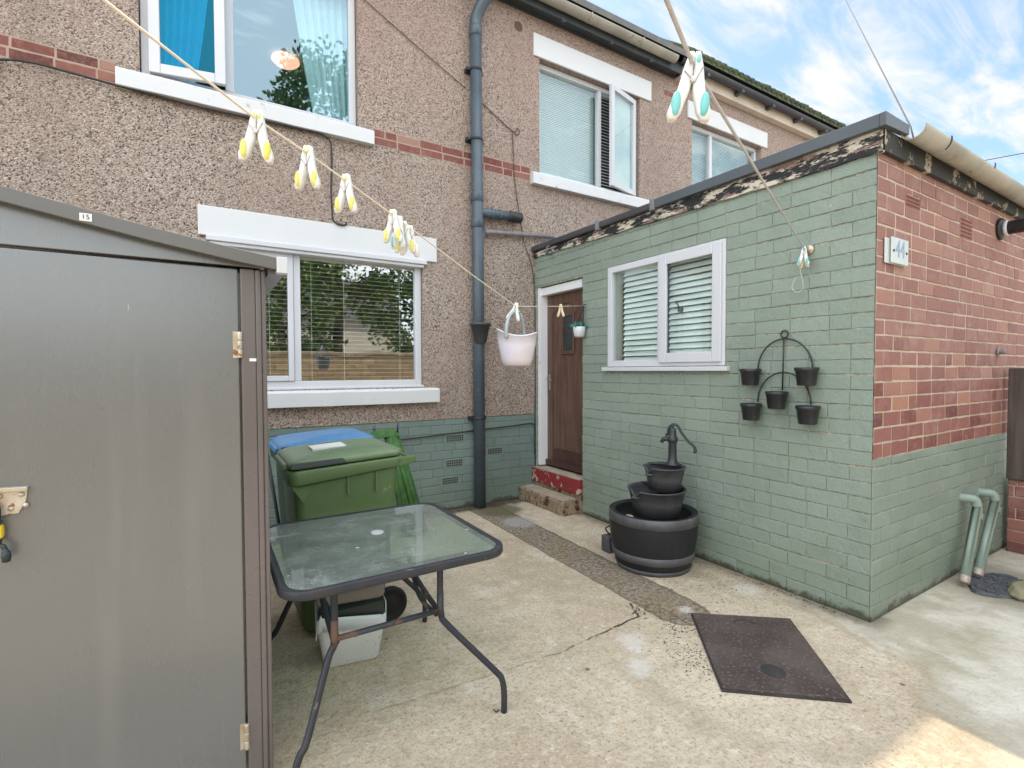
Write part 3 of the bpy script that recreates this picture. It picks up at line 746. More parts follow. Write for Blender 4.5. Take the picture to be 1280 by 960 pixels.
for x in (6.15, 6.95, 7.75, 8.55, 9.35, 10.15):
    c = MB(); c.hexa([(x - .03, 4.64, 5.665), (x + .03, 4.64, 5.665), (x + .03, 4.775, 5.66), (x - .03, 4.775, 5.66), (x - .03, 4.64, 5.70), (x + .03, 4.64, 5.70), (x + .03, 4.775, 5.72), (x - .03, 4.775, 5.72)]); c.build('gutter_bracket', M['trim_dark'], ng)
b = MB(); b.hexa([(5.70, 4.60, 5.79), (20, 4.60, 5.79), (20, 7.46, 8.02), (5.70, 7.46, 8.02), (5.70, 4.60, 5.83), (20, 4.60, 5.83), (20, 7.46, 8.11), (5.70, 7.46, 8.11)])
b.hexa([(5.7, 7.46, 8.02), (20, 7.46, 8.02), (20, 10.3, 5.79), (5.7, 10.3, 5.79), (5.7, 7.46, 8.11), (20, 7.46, 8.11), (20, 10.3, 5.83), (5.7, 10.3, 5.83)])
x = 5.74
while x < 14:
    r = rnd(.030, .042); b.tube([(x, 4.575, 5.835 + rnd(-.006, .008)), (x, 5.6, 6.66)], r, 8)
    x += .135
b.build('roof', M['roof'], nb)

# ------------------------------------------------------------------ extension
ext = thing('kitchen_extension', 'flat roofed brick extension painted sage green on its long side', 'extension', (3.6, 3.1, 0))
H_DOOR = (4.01, 4.842, .36, 2.462); H_W = (2.345, 3.632, 1.525, 2.484)
mb = MB()
bricks(mb, ME(), 1.3725, 4.876, 0, 2.82, .0917, .246, [(4.008, 4.88, 0, 2.464), (2.343, 3.634, 1.523, 2.486)], .0062, .0055, jit=.0028, mv=.0028, chu=.0018, ch=.0035, edge=.0022, phase=0, mi=0)
bricks(mb, ME(), 4.845, 4.876, .36, 2.464, .0917, .246, (), .0085)
wall_sheet(mb, ME(.0062), 1.3725, 4.878, 0, 2.87, [H_DOOR, H_W], .14, 1)
mb.build('side_wall', [M['green'], M['green_mortar']], ext, attr=True, recalc=False)
mb = MB()
bricks(mb, MN(), 3.3215, 6.3, 0, .968, .0917, .232, (), .0062, .0055, mi=0, jit=.0025, mv=.0022, chu=.0015, ch=.0035, edge=.0022)
mb.add([MN(.0062)(3.3215, 0, 0), MN(.0062)(6.3, 0, 0), MN(.0062)(6.3, 0, .968), MN(.0062)(3.3215, 0, .968)], [(0, 1, 2, 3)], 1)
mb.build('painted_plinth', [M['green'], M['green_mortar']], ext, attr=True, recalc=False)
EV = [(3.675, 3.905, 2.50, 2.585), (4.56, 4.80, 2.43, 2.585)]
mb = MB()
bricks(mb, MN(), 3.3215, 6.3, .968, 2.80, .0917, .232, EV, .004, .0125, phase=1, jit=.0015, mi=0, spread=.20, ch=.0022, mv=.0155, edge=.0022)
mb.add([MN(.0035)(3.3215, 0, .968), MN(.0035)(6.3, 0, .968), MN(.0035)(6.3, 0, 2.82), MN(.0035)(3.3215, 0, 2.82)], [(0, 1, 2, 3)], 1)
mb.build('end_wall', [M['red'], M['mortar']], ext, attr=True, recalc=False)
for a, b_, c, d in EV:
    v = MB(); v.mbox(MN(), a + .005, -.008, c + .004, b_ - .005, -.001, d - .004); o = v.build('air_brick', M['vent_red'], ext, bevel=.002)
    h = MB(); n = 3 if d - c < .1 else 5
    for j in range(n):
        zz = c + .008 + (d - c - .016) * (j + .5) / n
        h.mbox(MN(), a + .02, -.0005, zz - .006, b_ - .02, .0012, zz + .006)
    h.build('vent_gap_shade', M['vent_gap_shade'], o)
b = MB(); b.box(3.34, 1.385, 2.80, 6.3, 4.875, 2.905); b.box(6.28, 1.385, 0, 6.3, 4.875, 2.80); b.build('roof_deck', M['trim_dark'], ext)
# fascia boards
def fz(y): return 2.742 + (y - 1.364) / 3.516 * .075
b = MB(); n = 26; rs = []
for k in range(n + 1):
    y = 1.335 + (4.874 - 1.335) * k / n; e = rnd(-.006, .004)
    rs.append([(3.300, y, fz(y) + e), (3.321, y, fz(y) + e), (3.321, y, 2.87), (3.300, y, 2.87)])
b.rings(rs, True, True, 0, False); b.build('fascia_board', M['peel'], ext)
b = MB(); b.box(3.3015, 1.335, 2.748, 6.3, 1.3635, 2.87); b.build('end_fascia', M['peel_dark'], ext)
b = MB(); b.hexa([(3.258, 1.341, 2.866), (3.34, 1.341, 2.866), (3.34, 3.02, 2.872), (3.258, 3.02, 2.872), (3.258, 1.341, 2.942), (3.34, 1.341, 2.942), (3.34, 3.02, 2.945), (3.258, 3.02, 2.945)])
b.build('roof_edge_trim', M['trim'], ext, bevel=.003)
b = MB(); b.hexa([(3.262, 3.021, 2.873), (3.34, 3.021, 2.873), (3.34, 4.876, 2.882), (3.262, 4.876, 2.882), (3.262, 3.021, 2.935), (3.34, 3.021, 2.935), (3.34, 4.876, 2.944), (3.262, 4.876, 2.944)])
b.build('roof_edge_trim', M['trim_dark'], ext, bevel=.014)
for y in (3.02, 3.72):
    b = MB(); b.box(3.252, y - .025, 2.858, 3.30, y + .025, 2.952); b.build('trim_clip', simple('trim_clip_grey', (.20, .20, .20), (.14, .14, .14), .5), ext, bevel=.006)
b = MB(); b.hexa([(3.258, 1.305, 2.866), (3.56, 1.305, 2.880), (3.56, 1.340, 2.880), (3.258, 1.340, 2.866), (3.258, 1.305, 2.942), (3.56, 1.305, 2.938), (3.56, 1.340, 2.938), (3.258, 1.340, 2.942)]); b.build('end_trim', M['trim'], ext, bevel=.003)
half_gutter(ext, (3.50, 1.268, 2.895), (6.3, 1.268, 2.860), .066, M['gutter'], clips=(3.86, 4.62, 5.4), mclip=M['iron_dark'])
# door
P = ME(.115)
f = MB(); f.mbox(P, 4.79, -.02, .385, 4.838, .104, 2.458); f.mbox(P, 4.014, -.02, .385, 4.06, .055, 2.458); f.mbox(P, 4.06, -.02, 2.365, 4.79, .085, 2.452)
df = f.build('door_frame', M['white_wood'], ext, bevel=.004)
d = MB()
u0, u1, z0, z1 = 4.066, 4.784, .405, 2.36
d.mbox(P, u0, -.045, z0, u1, -.012, z1)
nb_ = 7; bw = (u1 - u0 - .20) / nb_
GL = (4.315, 4.485, 1.72, 2.105)
for i in range(nb_):
    a = u0 + .10 + i * bw
    if GL[0] - .05 < a + bw / 2 < GL[1] + .05:
        d.mbox(P, a + .002, -.012, z0 + .19, a + bw - .002, -.005, GL[2] - .03); d.mbox(P, a + .002, -.012, GL[3] + .03, a + bw - .002, -.005, z1 - .12)
    else: d.mbox(P, a + .002, -.012, z0 + .19, a + bw - .002, -.005, z1 - .12)
d.mbox(P, u0, -.012, z0, u0 + .098, .004, z1); d.mbox(P, u1 - .098, -.012, z0, u1, .004, z1)
arch = [(u0 + .098, z1), (u0 + .098, z1 - .22)] + [(u0 + .098 + (u1 - u0 - .196) * k / 12, z1 - .22 + .11 * math.sin(PI * k / 12)) for k in range(1, 12)] + [(u1 - .098, z1 - .22), (u1 - .098, z1)]
d.prism(arch, P, -.012, .002)
door = d.build('door', M['door'], ext, bevel=.003)
d = MB(); d.mbox(P, u0 + .099, -.012, z0, u1 - .099, .001, z0 + .19); d.mbox(P, u0, .004, z0 - .012, u1, .035, z0 + .05); d.build('bottom_rail', M['door_dark'], door, bevel=.004)
d = MB(); frame_rect(d, P, GL[0] - .028, GL[1] + .028, GL[2] - .03, GL[3] + .03, .03, -.012, .006); d.mbox(P, GL[0] - .035, -.012, GL[2] - .045, GL[1] + .035, .014, GL[2] - .03); d.build('glazing_bead', M['door'], door, bevel=.003)
d = MB(); d.mbox(P, GL[0], -.012, GL[2], GL[1], -.004, GL[3]); gl = d.build('leaded_pane', M['leaded'], door)
d = MB()
for k in range(-4, 9):
    for s in (-1, 1):
        uu = GL[0] + k * .045; pts = []
        for q in range(2):
            pass
        a = Vector((uu, GL[2])); e = Vector((uu + s * .22, GL[3]))
        # clip to pane
        tmin, tmax = 0., 1.
        dx = e.x - a.x
        t0, t1 = sorted(((GL[0] - a.x) / dx, (GL[1] - a.x) / dx)); tmin = max(tmin, t0); tmax = min(tmax, t1)
        if tmax - tmin > .03:
            p = a + (e - a) * tmin; q = a + (e - a) * tmax
            d.tube([P(p.x, -.002, p.y), P(q.x, -.002, q.y)], .0022, 5)
d.build('lead_strip', M['lead'], gl)
d = MB(); d.mbox(P, 4.715, .004, 1.27, 4.75, .012, 1.45); d.tube([P(4.733, .012, 1.40), P(4.733, .05, 1.40), P(4.70, .055, 1.40), P(4.63, .055, 1.385)], .009, 8); d.build('door_handle', M['brass'], door, bevel=.002)
d = MB(); d.mbox(ME(), 4.006, -.14, .20, 4.874, .055, .357); th = d.build('threshold', M['red_peel'], ext, bevel=.01, seg=3)
d = MB(); d.mbox(ME(), 4.004, -.14, .357, 4.845, .048, .368); d.build('threshold_top', M['concrete'], th, bevel=.003)
d = MB(); d.mbox(ME(), 4.004, -.10, 0, 4.874, .030, .199); d.build('threshold_base', M['step_side'], ext)
# window with blinds
P = ME(0.0)
w = MB(); frame_rect(w, P, 2.349, 3.628, 1.53, 2.481, .058, -.06, .006); w.mbox(P, 2.945, -.06, 1.588, 3.005, .006, 2.423)
ew = w.build('window', M['upvc'], ext, bevel=.005)
w = MB(); frame_rect(w, P, 2.372, 2.975, 1.56, 2.462, .080, .0062, .026); es = w.build('sash', M['upvc'], ew, bevel=.006)
pane(es, P, 2.452, 2.895, 1.64, 2.382, -.005, M['glass']); pane(ew, P, 3.005, 3.57, 1.588, 2.423, -.03, M['glass'])
blind(ew, P, 3.005, 3.485, 1.55, 2.42, -.075,   .050, -1.0, M['blind'], depth=.05); blind(ew, P, 2.40, 2.94, 1.60, 2.42, -.075,   .050, -1.0, M['blind'], depth=.05)
room(ew, ME(.14), 1.6, 3.98, .9, 2.72, 0, 2.4, simple('kitchen_plaster', (.62, .62, .58), (.56, .56, .53), .9, 2))
w = MB(); w.mbox(P, 3.572, -.139, 1.535, 3.600, -.061, 2.47); w.build('inner_reveal', M['cream_reveal'], ew)
w = MB(); w.lathe([(.0, .02), (.016, .016), (.02, 0), (.016, -.016), (0, -.02)], (XE + .055, 2.81, 2.0), 12, cap0=False, cap1=False, sy=1.3)
w.tube([(XE + .055, 2.87, 2.07), (XE + .055, 2.84, 2.05), (XE + .055, 2.815, 2.01)], .004, 6); w.build('blind_toggle', M['pipe_black'], ew)
w = MB(); w.mbox(P, 2.308, -.02, 1.490, 3.672, .045, 1.526); w.build('window_sill', M['upvc'], ext, bevel=.004)

# ------------------------------------------------------------------ front step
b = MB(); n = 10; rs = []
for k in range(n + 1):
    y = 4.035 + (4.874 - 4.035) * k / n; e = rnd(-.006, .006); q = rnd(-.004, .004)
    rs.append([(3.085 + e, y, 0), (3.285, y, 0), (3.285, y, .148 + q), (3.10 + e, y, .150 + q), (3.085 + e, y, .138 + q)])
b.rings(rs, True, True, 0, False)
st = b.build('concrete_step', M['step_side'], loc=(3.2, 4.45, 0), bevel=.006)
tag(st, 'worn concrete step with brown stained sides below the back door', 'step')
b = MB(); b.box(3.098, 4.05, .150, 3.284, 4.868, .156); b.build('tread', M['concrete'], st, bevel=.004)

# ------------------------------------------------------------------ drainpipes
dp = thing('drainpipe', 'dark grey soil pipe running down the pebbledashed wall', 'drainpipe', (2.52, 4.80, 0))
b = MB(); b.tube([(2.535, 4.80, 0), (2.525, 4.80, 2.6), (2.508, 4.80, 5.16)], .062, 20)
b.tube(smooth_path([(2.508, 4.80, 5.10), (2.508, 4.80, 5.22), (2.54, 4.76, 5.34), (2.60, 4.70, 5.46), (2.60, 4.68, 5.58)], 6), .062, 16)
b.build('pipe', M['pipe'], dp)
for z in (5.10, 4.70, 3.97, 3.36, 3.08, .98):
    x = 2.535 - .027 * z / 5.16
    if z in (5.10, 3.36, 3.08): b = MB(); b.lathe([(.0625, -.05), (.07, -.045), (.07, .04), (.066, .05), (.0625, .05)], (x, 4.80, z), 20, cap0=False, cap1=False); b.build('pipe_collar', M['pipe'], dp)
    else:
        b = MB(); b.lathe([(.0625, -.014), (.068, -.012), (.068, .012), (.0625, .014)], (x, 4.80, z), 20, cap0=False, cap1=False); b.box(x - .105, 4.80, z - .014, x - .06, 4.83, z + .014); b.box(x - .10, 4.83, z - .02, x + .10, 4.879, z + .02)
        b.build('pipe_bracket', M['pipe_black'], dp)
b = MB(); b.tube([(2.51, 4.80, 3.205), (2.72, 4.80, 3.215), (3.00, 4.80, 3.225)], .050, 18)
for x in (2.70, 2.80): b.lathe([(.051, -.02), (.057, -.018), (.057, .018), (.051, .02)], (x, 4.80, 3.214 + (x - 2.7) * .03), 18, M=Matrix.Rotation(PI / 2, 4, 'Y'), cap0=False, cap1=False)
br = b.build('branch_pipe', M['pipe'], dp)
b = MB(); b.lathe([(.0, .14), (.05, .14), (.058, .13), (.058, -.02), (.052, -.03)], (2.94, 4.80, 3.222), 18, M=Matrix.Rotation(PI / 2, 4, 'Y'), cap0=False); b.build('end_socket', M['pipe_black'], br)
b = MB(); b.lathe([(.0, -.105), (.055, -.105), (.062, -.10), (.105, .085), (.118, .085), (.118, .115), (.10, .115), (.085, .06), (.0, .06)], (2.53, 4.76, 1.895), 28, cap0=False, cap1=False, sy=.85)
tag(b.build('pipe_planter', M['trim_dark'], loc=(2.53, 4.76, 1.79)), 'small dark planter clipped round the grey soil pipe', 'planter')
b = MB(); b.tube([(2.60, 4.83, 3.005), (2.70, 4.82, 3.022), (3.55, 4.83, 3.085)], .024, 12); b.lathe([(.026, -.025), (.034, -.02), (.034, .02), (.026, .025)], (2.645, 4.825, 3.012), 14, M=Matrix.Rotation(PI / 2, 4, 'Y'), cap0=False, cap1=False)
b.tube([(2.60, 4.83, 3.005), (2.60, 4.83, 2.94)], .022, 10); b.tube(smooth_path([(3.55, 4.83, 3.085), (3.62, 4.83, 3.06), (3.64, 4.8, 2.95)], 5), .022, 10)
tag(b.build('overflow_pipe', M['grey_pipe'], loc=(2.6, 4.83, 2.9)), 'thin grey overflow pipe crossing from the soil pipe to the flat roof', 'pipe')
b = MB(); b.tube(smooth_path([(3.262, 4.50, 2.87), (3.225, 4.50, 2.85), (3.215, 4.50, 2.80), (3.235, 4.50, 2.775), (3.29, 4.50, 2.79)], 5), .011, 8); b.build('fascia_hook', M['pipe'], ext)

# cables on the main wall
def cable(name, pts, r, m, label, w=.012, sm=6):
    pts = [(x, YM - w, z) for x, z in pts]
    b = MB(); b.tube(smooth_path(pts, sm), r, 7); o = b.build(name, m, loc=pts[0]); return tag(o, label, 'cable')
cable('wall_cable', [(-1.30, 3.30), (-1.20, 3.62), (-1.15, 3.672), (-1.0, 3.695), (-.80, 3.688), (-.40, 3.668), (0, 3.655), (.45, 3.662), (.864, 3.668), (.97, 3.655), (1.020, 3.60), (1.026, 3.40), (1.018, 3.18), (1.024, 2.98), (1.035, 2.90), (1.08, 2.868), (1.14, 2.872), (1.155, 2.90)], .0085, M['cable'], 'thick black cable under the bedroom sill hooking down over the lower lintel', .034)
cable('aerial_wire', [(1.30, 5.07), (1.87, 4.783), (2.42, 4.52)], .004, M['cable_brown'], 'thin brown wire slanting down the wall left of the soil pipe')
cable('aerial_wire', [(2.60, 4.43), (3.00, 4.215), (3.07, 4.26), (3.11, 4.22), (3.06, 4.18), (3.01, 4.20), (3.025, 3.90), (3.03, 3.716), (3.07, 3.46), (3.115, 3.20), (3.14, 3.09), (3.16, 2.98), (3.26, 2.743), (3.30, 2.5), (3.313, 2.1), (3.313, 1.2), (3.30, .6)], .005, M['cable_brown'], 'thin looped wire dropping beside the soil pipe towards the back door')
cable('plinth_cable', [(1.55, .80), (1.9, .81), (2.42, .835), (2.62, .845), (3.0, .86), (3.27, .87), (3.305, .80), (3.307, .50)], .007, M['cable'], 'black cable clipped along the green painted plinth')

# ------------------------------------------------------------------ number plate
np_ = thing('number_plate', 'white house number plate screwed to the red brick corner', 'sign', (3.535, 1.36, 2.12))
b = MB(); b.box(3.396, 1.352, 2.125, 3.672, 1.3595, 2.272); b.build('back_plate', M['acrylic'], np_, bevel=.002)
b = MB(); b.box(3.445, 1.339, 2.128, 3.668, 1.3465, 2.280); fp = b.build('front_plate', M['acrylic'], np_, bevel=.002)
for x in (3.468, 3.640): b = MB(); b.lathe([(0, .004), (.006, .003), (.008, 0), (.008, -.008)], (x, 1.3375, 2.20), 12, M=Matrix.Rotation(PI / 2, 4, 'X'), cap0=False); b.build('screw', M['iron_dark'], np_)
def text(body, loc, rot, size, m, name, parent, ex=.0008, sx=1.0):
    c = bpy.data.curves.new(name, 'FONT'); c.body = body; c.size = size; c.extrude = ex; c.align_x = 'CENTER'; c.align_y = 'CENTER'
    f = bpy.data.objects.new(name, c); COL.objects.link(f); bpy.context.view_layer.update()
    me = bpy.data.meshes.new_from_object(f.evaluated_get(bpy.context.evaluated_depsgraph_get())); bpy.data.objects.remove(f)
    me.materials.clear(); me.materials.append(m); o = bpy.data.objects.new(name, me); COL.objects.link(o); o.parent = parent
    o.location = Vector(loc) - Vector(WORLD[parent.name]); o.rotation_euler = rot; o.scale = (sx, 1, 1); WORLD[o.name] = loc; return o
text('44', (3.556, 1.3375, 2.212), (PI / 2, 0, 0), .145, M['digit'], 'numerals', np_, sx=.88)

# flue
fl = thing('boiler_flue', 'black flue pipe with a white ring poking out of the brick wall', 'flue', (5.36, 1.36, 2.6))
RX = Matrix.Rotation(PI / 2, 4, 'X')
b = MB(); b.lathe([(.0, .36), (.045, .36), (.052, .355), (.052, 0)], (5.36, 1.36, 2.60), 20, M=RX, cap0=False); b.build('pipe', M['pipe_black'], fl)
b = MB(); b.lathe([(.053, 0), (.085, .002), (.085, .02), (.053, .03)], (5.36, 1.36, 2.60), 22, M=RX, cap0=False, cap1=False); b.build('wall_collar', M['pipe_black'], fl)
b = MB(); b.lathe([(.0525, .030), (.058, .032), (.058, .052), (.0525, .054)], (5.36, 1.36, 2.60), 22, M=RX, cap0=False, cap1=False); b.build('white_ring', M['upvc'], fl)
b = MB(); b.lathe([(0, .05), (.02, .05), (.024, .04), (.018, .02), (.018, 0)], (5.38, 1.36, 1.635), 12, M=RX, cap0=False); b.lathe([(.018, .0), (.03, .002), (.03, .012), (.018, .014)], (5.38, 1.36, 1.635), 14, M=RX, cap0=False, cap1=False)
tag(b.build('wall_tap', M['grey_pipe'], loc=(5.38, 1.36, 1.62)), 'small grey pipe stub on the red brick wall above the fence', 'pipe stub')

# waste pipes and gully
def waste(top, bot, label):
    t_ = thing('waste_pipe', label, 'waste pipe', (bot[0], bot[1], 0), 'green waste pipes at the gully')
    x, y, z = top
    p = smooth_path([(x - .05, 1.43, z), (x - .045, 1.355, z + .004), (x - .03, 1.315, z + .004), (x - .010, y + .008, z - .012), (x - .004, y, z - .06)], 6) + [Vector(bot)]
    b = MB(); b.tube(p, .030, 14); b.build('pipe', M['green_pipe'], t_)
    b = MB(); d = (Vector(bot) - Vector((x, y, z - .06))).normalized()
    b.tube([Vector((x, y, z - .10)), Vector((x, y, z - .10)) + d * .05], .035, 14); b.build('elbow_collar', M['green_pipe'], t_)
    b = MB(); b.tube([Vector(bot) - d * .01, Vector(bot) + d * .040], .031, 12); b.build('bare_end', M['rust_pink'], t_)
waste((4.74, 1.285, .555), (4.44, 1.26, .06), 'thicker looking green waste pipe, nearer the house corner')
waste((5.12, 1.285, .545), (4.66, 1.25, .06), 'slanting green waste pipe beside the dark fence')
b = MB(); n = 22; rs = []
for zz, s in ((0.002, 1.0), (.022, .94)):
    rs.append([(4.62 + s * (.27 + .03 * math.sin(3 * a)) * math.cos(a), 1.13 + s * (.16 + .02 * math.cos(4 * a)) * math.sin(a), zz + rnd(-.002, .004)) for a in [2 * PI * k / n for k in range(n)]])
b.rings(rs, True, True, 0, False)
for k in range(160):
    a = rnd(0, 2 * PI); q = math.sqrt(rnd(0, 1)); r = rnd(.006, .013); x = 4.62 + q * .24 * math.cos(a); y = 1.13 + q * .13 * math.sin(a)
    b.lathe([(0, r * .7), (r, 0), (0, -r * .5)], (x, y, .026), 5, cap0=False, cap1=False, smooth=False)
tag(b.build('gully', M['grate'], loc=(4.62, 1.13, 0)), 'gravel filled drain gully under the two green waste pipes', 'drain')
def rock(name, c, sx, sy, sz, m, label, seed):
    random.seed(seed); b = MB(); n = 12; rs = []
    for z, s in ((0, .92), (.35, 1.0), (.8, .93), (1, .72)):
        rs.append([(c[0] + sx * s * math.cos(a) * rnd(.88, 1.1), c[1] + sy * s * math.sin(a) * rnd(.88, 1.1), c[2] + sz * z * rnd(.92, 1.05)) for a in [2 * PI * k / n for k in range(n)]])
    b.rings(rs, True, True, 0, False); return tag(b.build(name, m, loc=c, bevel=.006), label, 'stone')
rock('loose_stone', (4.60, .99, 0.0), .17, .085, .07, M['mossy'], 'flat mossy stone lying in front of the drain gully', 3)
random.seed(11)

# fence and low brick wall at the right edge
fw = thing('garden_wall', 'low red brick wall under the dark fence at the right edge', 'wall', (5.75, .2, 0))
PF = lambda u, w, z: (5.585 - w, u, z)
mb = MB(); bricks(mb, PF, -1.5, 1.33, 0, .60, .0917, .232, (), .01, ch=.006, jit=.004); mb.build('brickwork', M['red'], fw, attr=True, recalc=False)
mb = MB(); mb.box(5.594, -1.5, 0, 5.80, 1.33, .595); mb.build('core', M['mortar'], fw)
fe = thing('wooden_fence', 'dark weathered board fence standing on the low brick wall', 'fence', (5.68, .2, .6))
y = 1.33; b = MB()
while y > -1.5:
    b.box(5.60 + rnd(-.004, .004), y - .142, .602, 5.625, y, 1.50 + rnd(-.012, .008)); y -= .148
b.build('boards', M['fence'], fe, bevel=.004)
b = MB(); b.box(5.55, 1.20, .602, 5.598, 1.335, 1.505); b.build('post', M['fence'], fe, bevel=.008)

# ------------------------------------------------------------------ shed
sh = thing('garden_shed', 'grey metal garden shed with a hinged door and pitched roof', 'shed', (-.5, 1.95, 0))
YS = 1.95
b = MB(); b.box(-1.2, YS + .025, .05, .178, 3.35, 1.84); b.build('body', M['shed'], sh)
b = MB(); b.box(-1.15, YS - .004, .10, .0985, YS + .022, 1.849); dr = b.build('door', M['shed'], sh, bevel=.004)
b = MB(); b.box(.1045, YS - .012, .04, .150, YS + .024, 1.851); b.box(.1501, YS - .012, .04, .168, YS + .024, 1.851); b.box(.1682, YS - .006, .04, .184, YS + .03, 1.851)
b.build('door_post', M['shed_frame'], sh, bevel=.005)
b = MB(); poly = [(-1.2, 1.858), (.182, 1.858), (.182, 1.862), (-.12, 1.915), (-.48, 1.990), (-1.2, 2.14)]
b.prism(poly, lambda u, w, z: (u, YS - w, z), -.02, .006); b.build('gable_panel', M['shed'], sh, bevel=.002)
verge = [(-1.2, 2.165), (-.48, 2.010), (-.14, 1.945), (.10, 1.906), (.225, 1.890)]
b = MB(); rs = []
for u, z in verge:
    rs.append([(u, 1.895, z - .042), (u, 1.895, z), (u, 3.42, z), (u, 3.42, z - .03), (u, 1.912, z - .03), (u, 1.912, z - .042)])
b.rings(rs, True, True, 0, False); rf = b.build('roof', M['shed_roof'], sh, bevel=.002)
b = MB(); b.box(.214, 1.890, 1.838, .249, 1.93, 1.894); b.build('gutter_end_cap', M['upvc'], rf, bevel=.003)
b = MB(); b.hexa([(.19, 1.93, 1.835), (.243, 1.93, 1.842), (.243, 3.40, 1.842), (.19, 3.40, 1.835), (.19, 1.93, 1.86), (.243, 1.93, 1.885), (.243, 3.40, 1.885), (.19, 3.40, 1.86)]); b.build('eaves_channel', M['shed_frame'], rf)
ST = (-.290, 1.8935, 1.948)
b = MB(); b.box(ST[0] - .014, 1.8925, 1.938, ST[0] + .014, 1.8948, 1.960); b.build('number_sticker', M['paper'], rf)
text('15', (ST[0], 1.8915, 1.949), (PI / 2, 0, 0), .020, M['ink'], 'sticker_numerals', rf, ex=.0002)
b = MB(); b.box(.129, YS - .0135, 1.534, .150, YS - .0118, 1.544); b.build('label_sticker', M['paper'], sh)
for zc in (1.59, .225):
    b = MB(); z0 = zc - .045
    for k in range(3): b.lathe([(.0, 0), (.008, .001), (.0085, .003), (.0085, .027), (.008, .029), (0, .03)], (.1005, YS - .012, z0 + k * .030), 12, cap0=False, cap1=False)
    b.box(.080, YS - .0062, z0, .100, YS - .004, z0 + .09); b.build('hinge', M['zinc'], sh)
lt = MB(); pl = [(-.60, 1.180), (-.440, 1.172), (-.446, 1.128), (-.462, 1.096), (-.60, 1.088)]
lt.prism(pl, lambda u, w, z: (u, YS - w, z), .004, .010)
lt.prism([(-.60, 1.180), (-.440, 1.172), (-.440, 1.160), (-.60, 1.167)], lambda u, w, z: (u, YS - w, z), .010, .022)
la = lt.build('hasp', M['zinc'], sh, bevel=.002)
for u, z in ((-.455, 1.150), (-.478, 1.112), (-.447, 1.118), (-.50, 1.150)):
    lt = MB(); lt.lathe([(0, .006), (.006, .004), (.0075, 0), (.0075, -.004)], (u, YS - .011, z), 12, M=RX, cap0=False); lt.build('bolt', M['zinc'], la)
pk = thing('padlock', 'yellow and black padlock hanging below the shed hasp', 'padlock', (-.51, 1.92, 1.0))
b = MB(); b.box(-.545, 1.905, 1.035, -.489, 1.935, 1.075); b.build('yellow_body', M['yellow'], pk, bevel=.008)
b = MB(); b.box(-.543, 1.908, 1.075, -.493, 1.932, 1.085); b.tube(smooth_path([(-.53, 1.92, 1.08), (-.53, 1.925, 1.12), (-.515, 1.925, 1.135), (-.50, 1.925, 1.12), (-.50, 1.92, 1.08)], 5), .006, 8); b.box(-.54, 1.91, 1.022, -.494, 1.93, 1.035); b.build('black_shackle', M['blk_rubber'], pk, bevel=.003)
b = MB(); b.tube(smooth_path([(-.505, 1.92, 1.025), (-.49, 1.915, 1.015), (-.484, 1.912, 1.0), (-.483, 1.912, .985)], 5), [.004] * 5 + [.006] * 5 + [.009] * 6, 8); b.lathe([(0, .018), (.009, .014), (.011, 0), (.009, -.014), (0, -.018)], (-.483, 1.912, .985), 12, cap0=False, cap1=False); b.build('key_cap', M['blk_rubber'], pk)

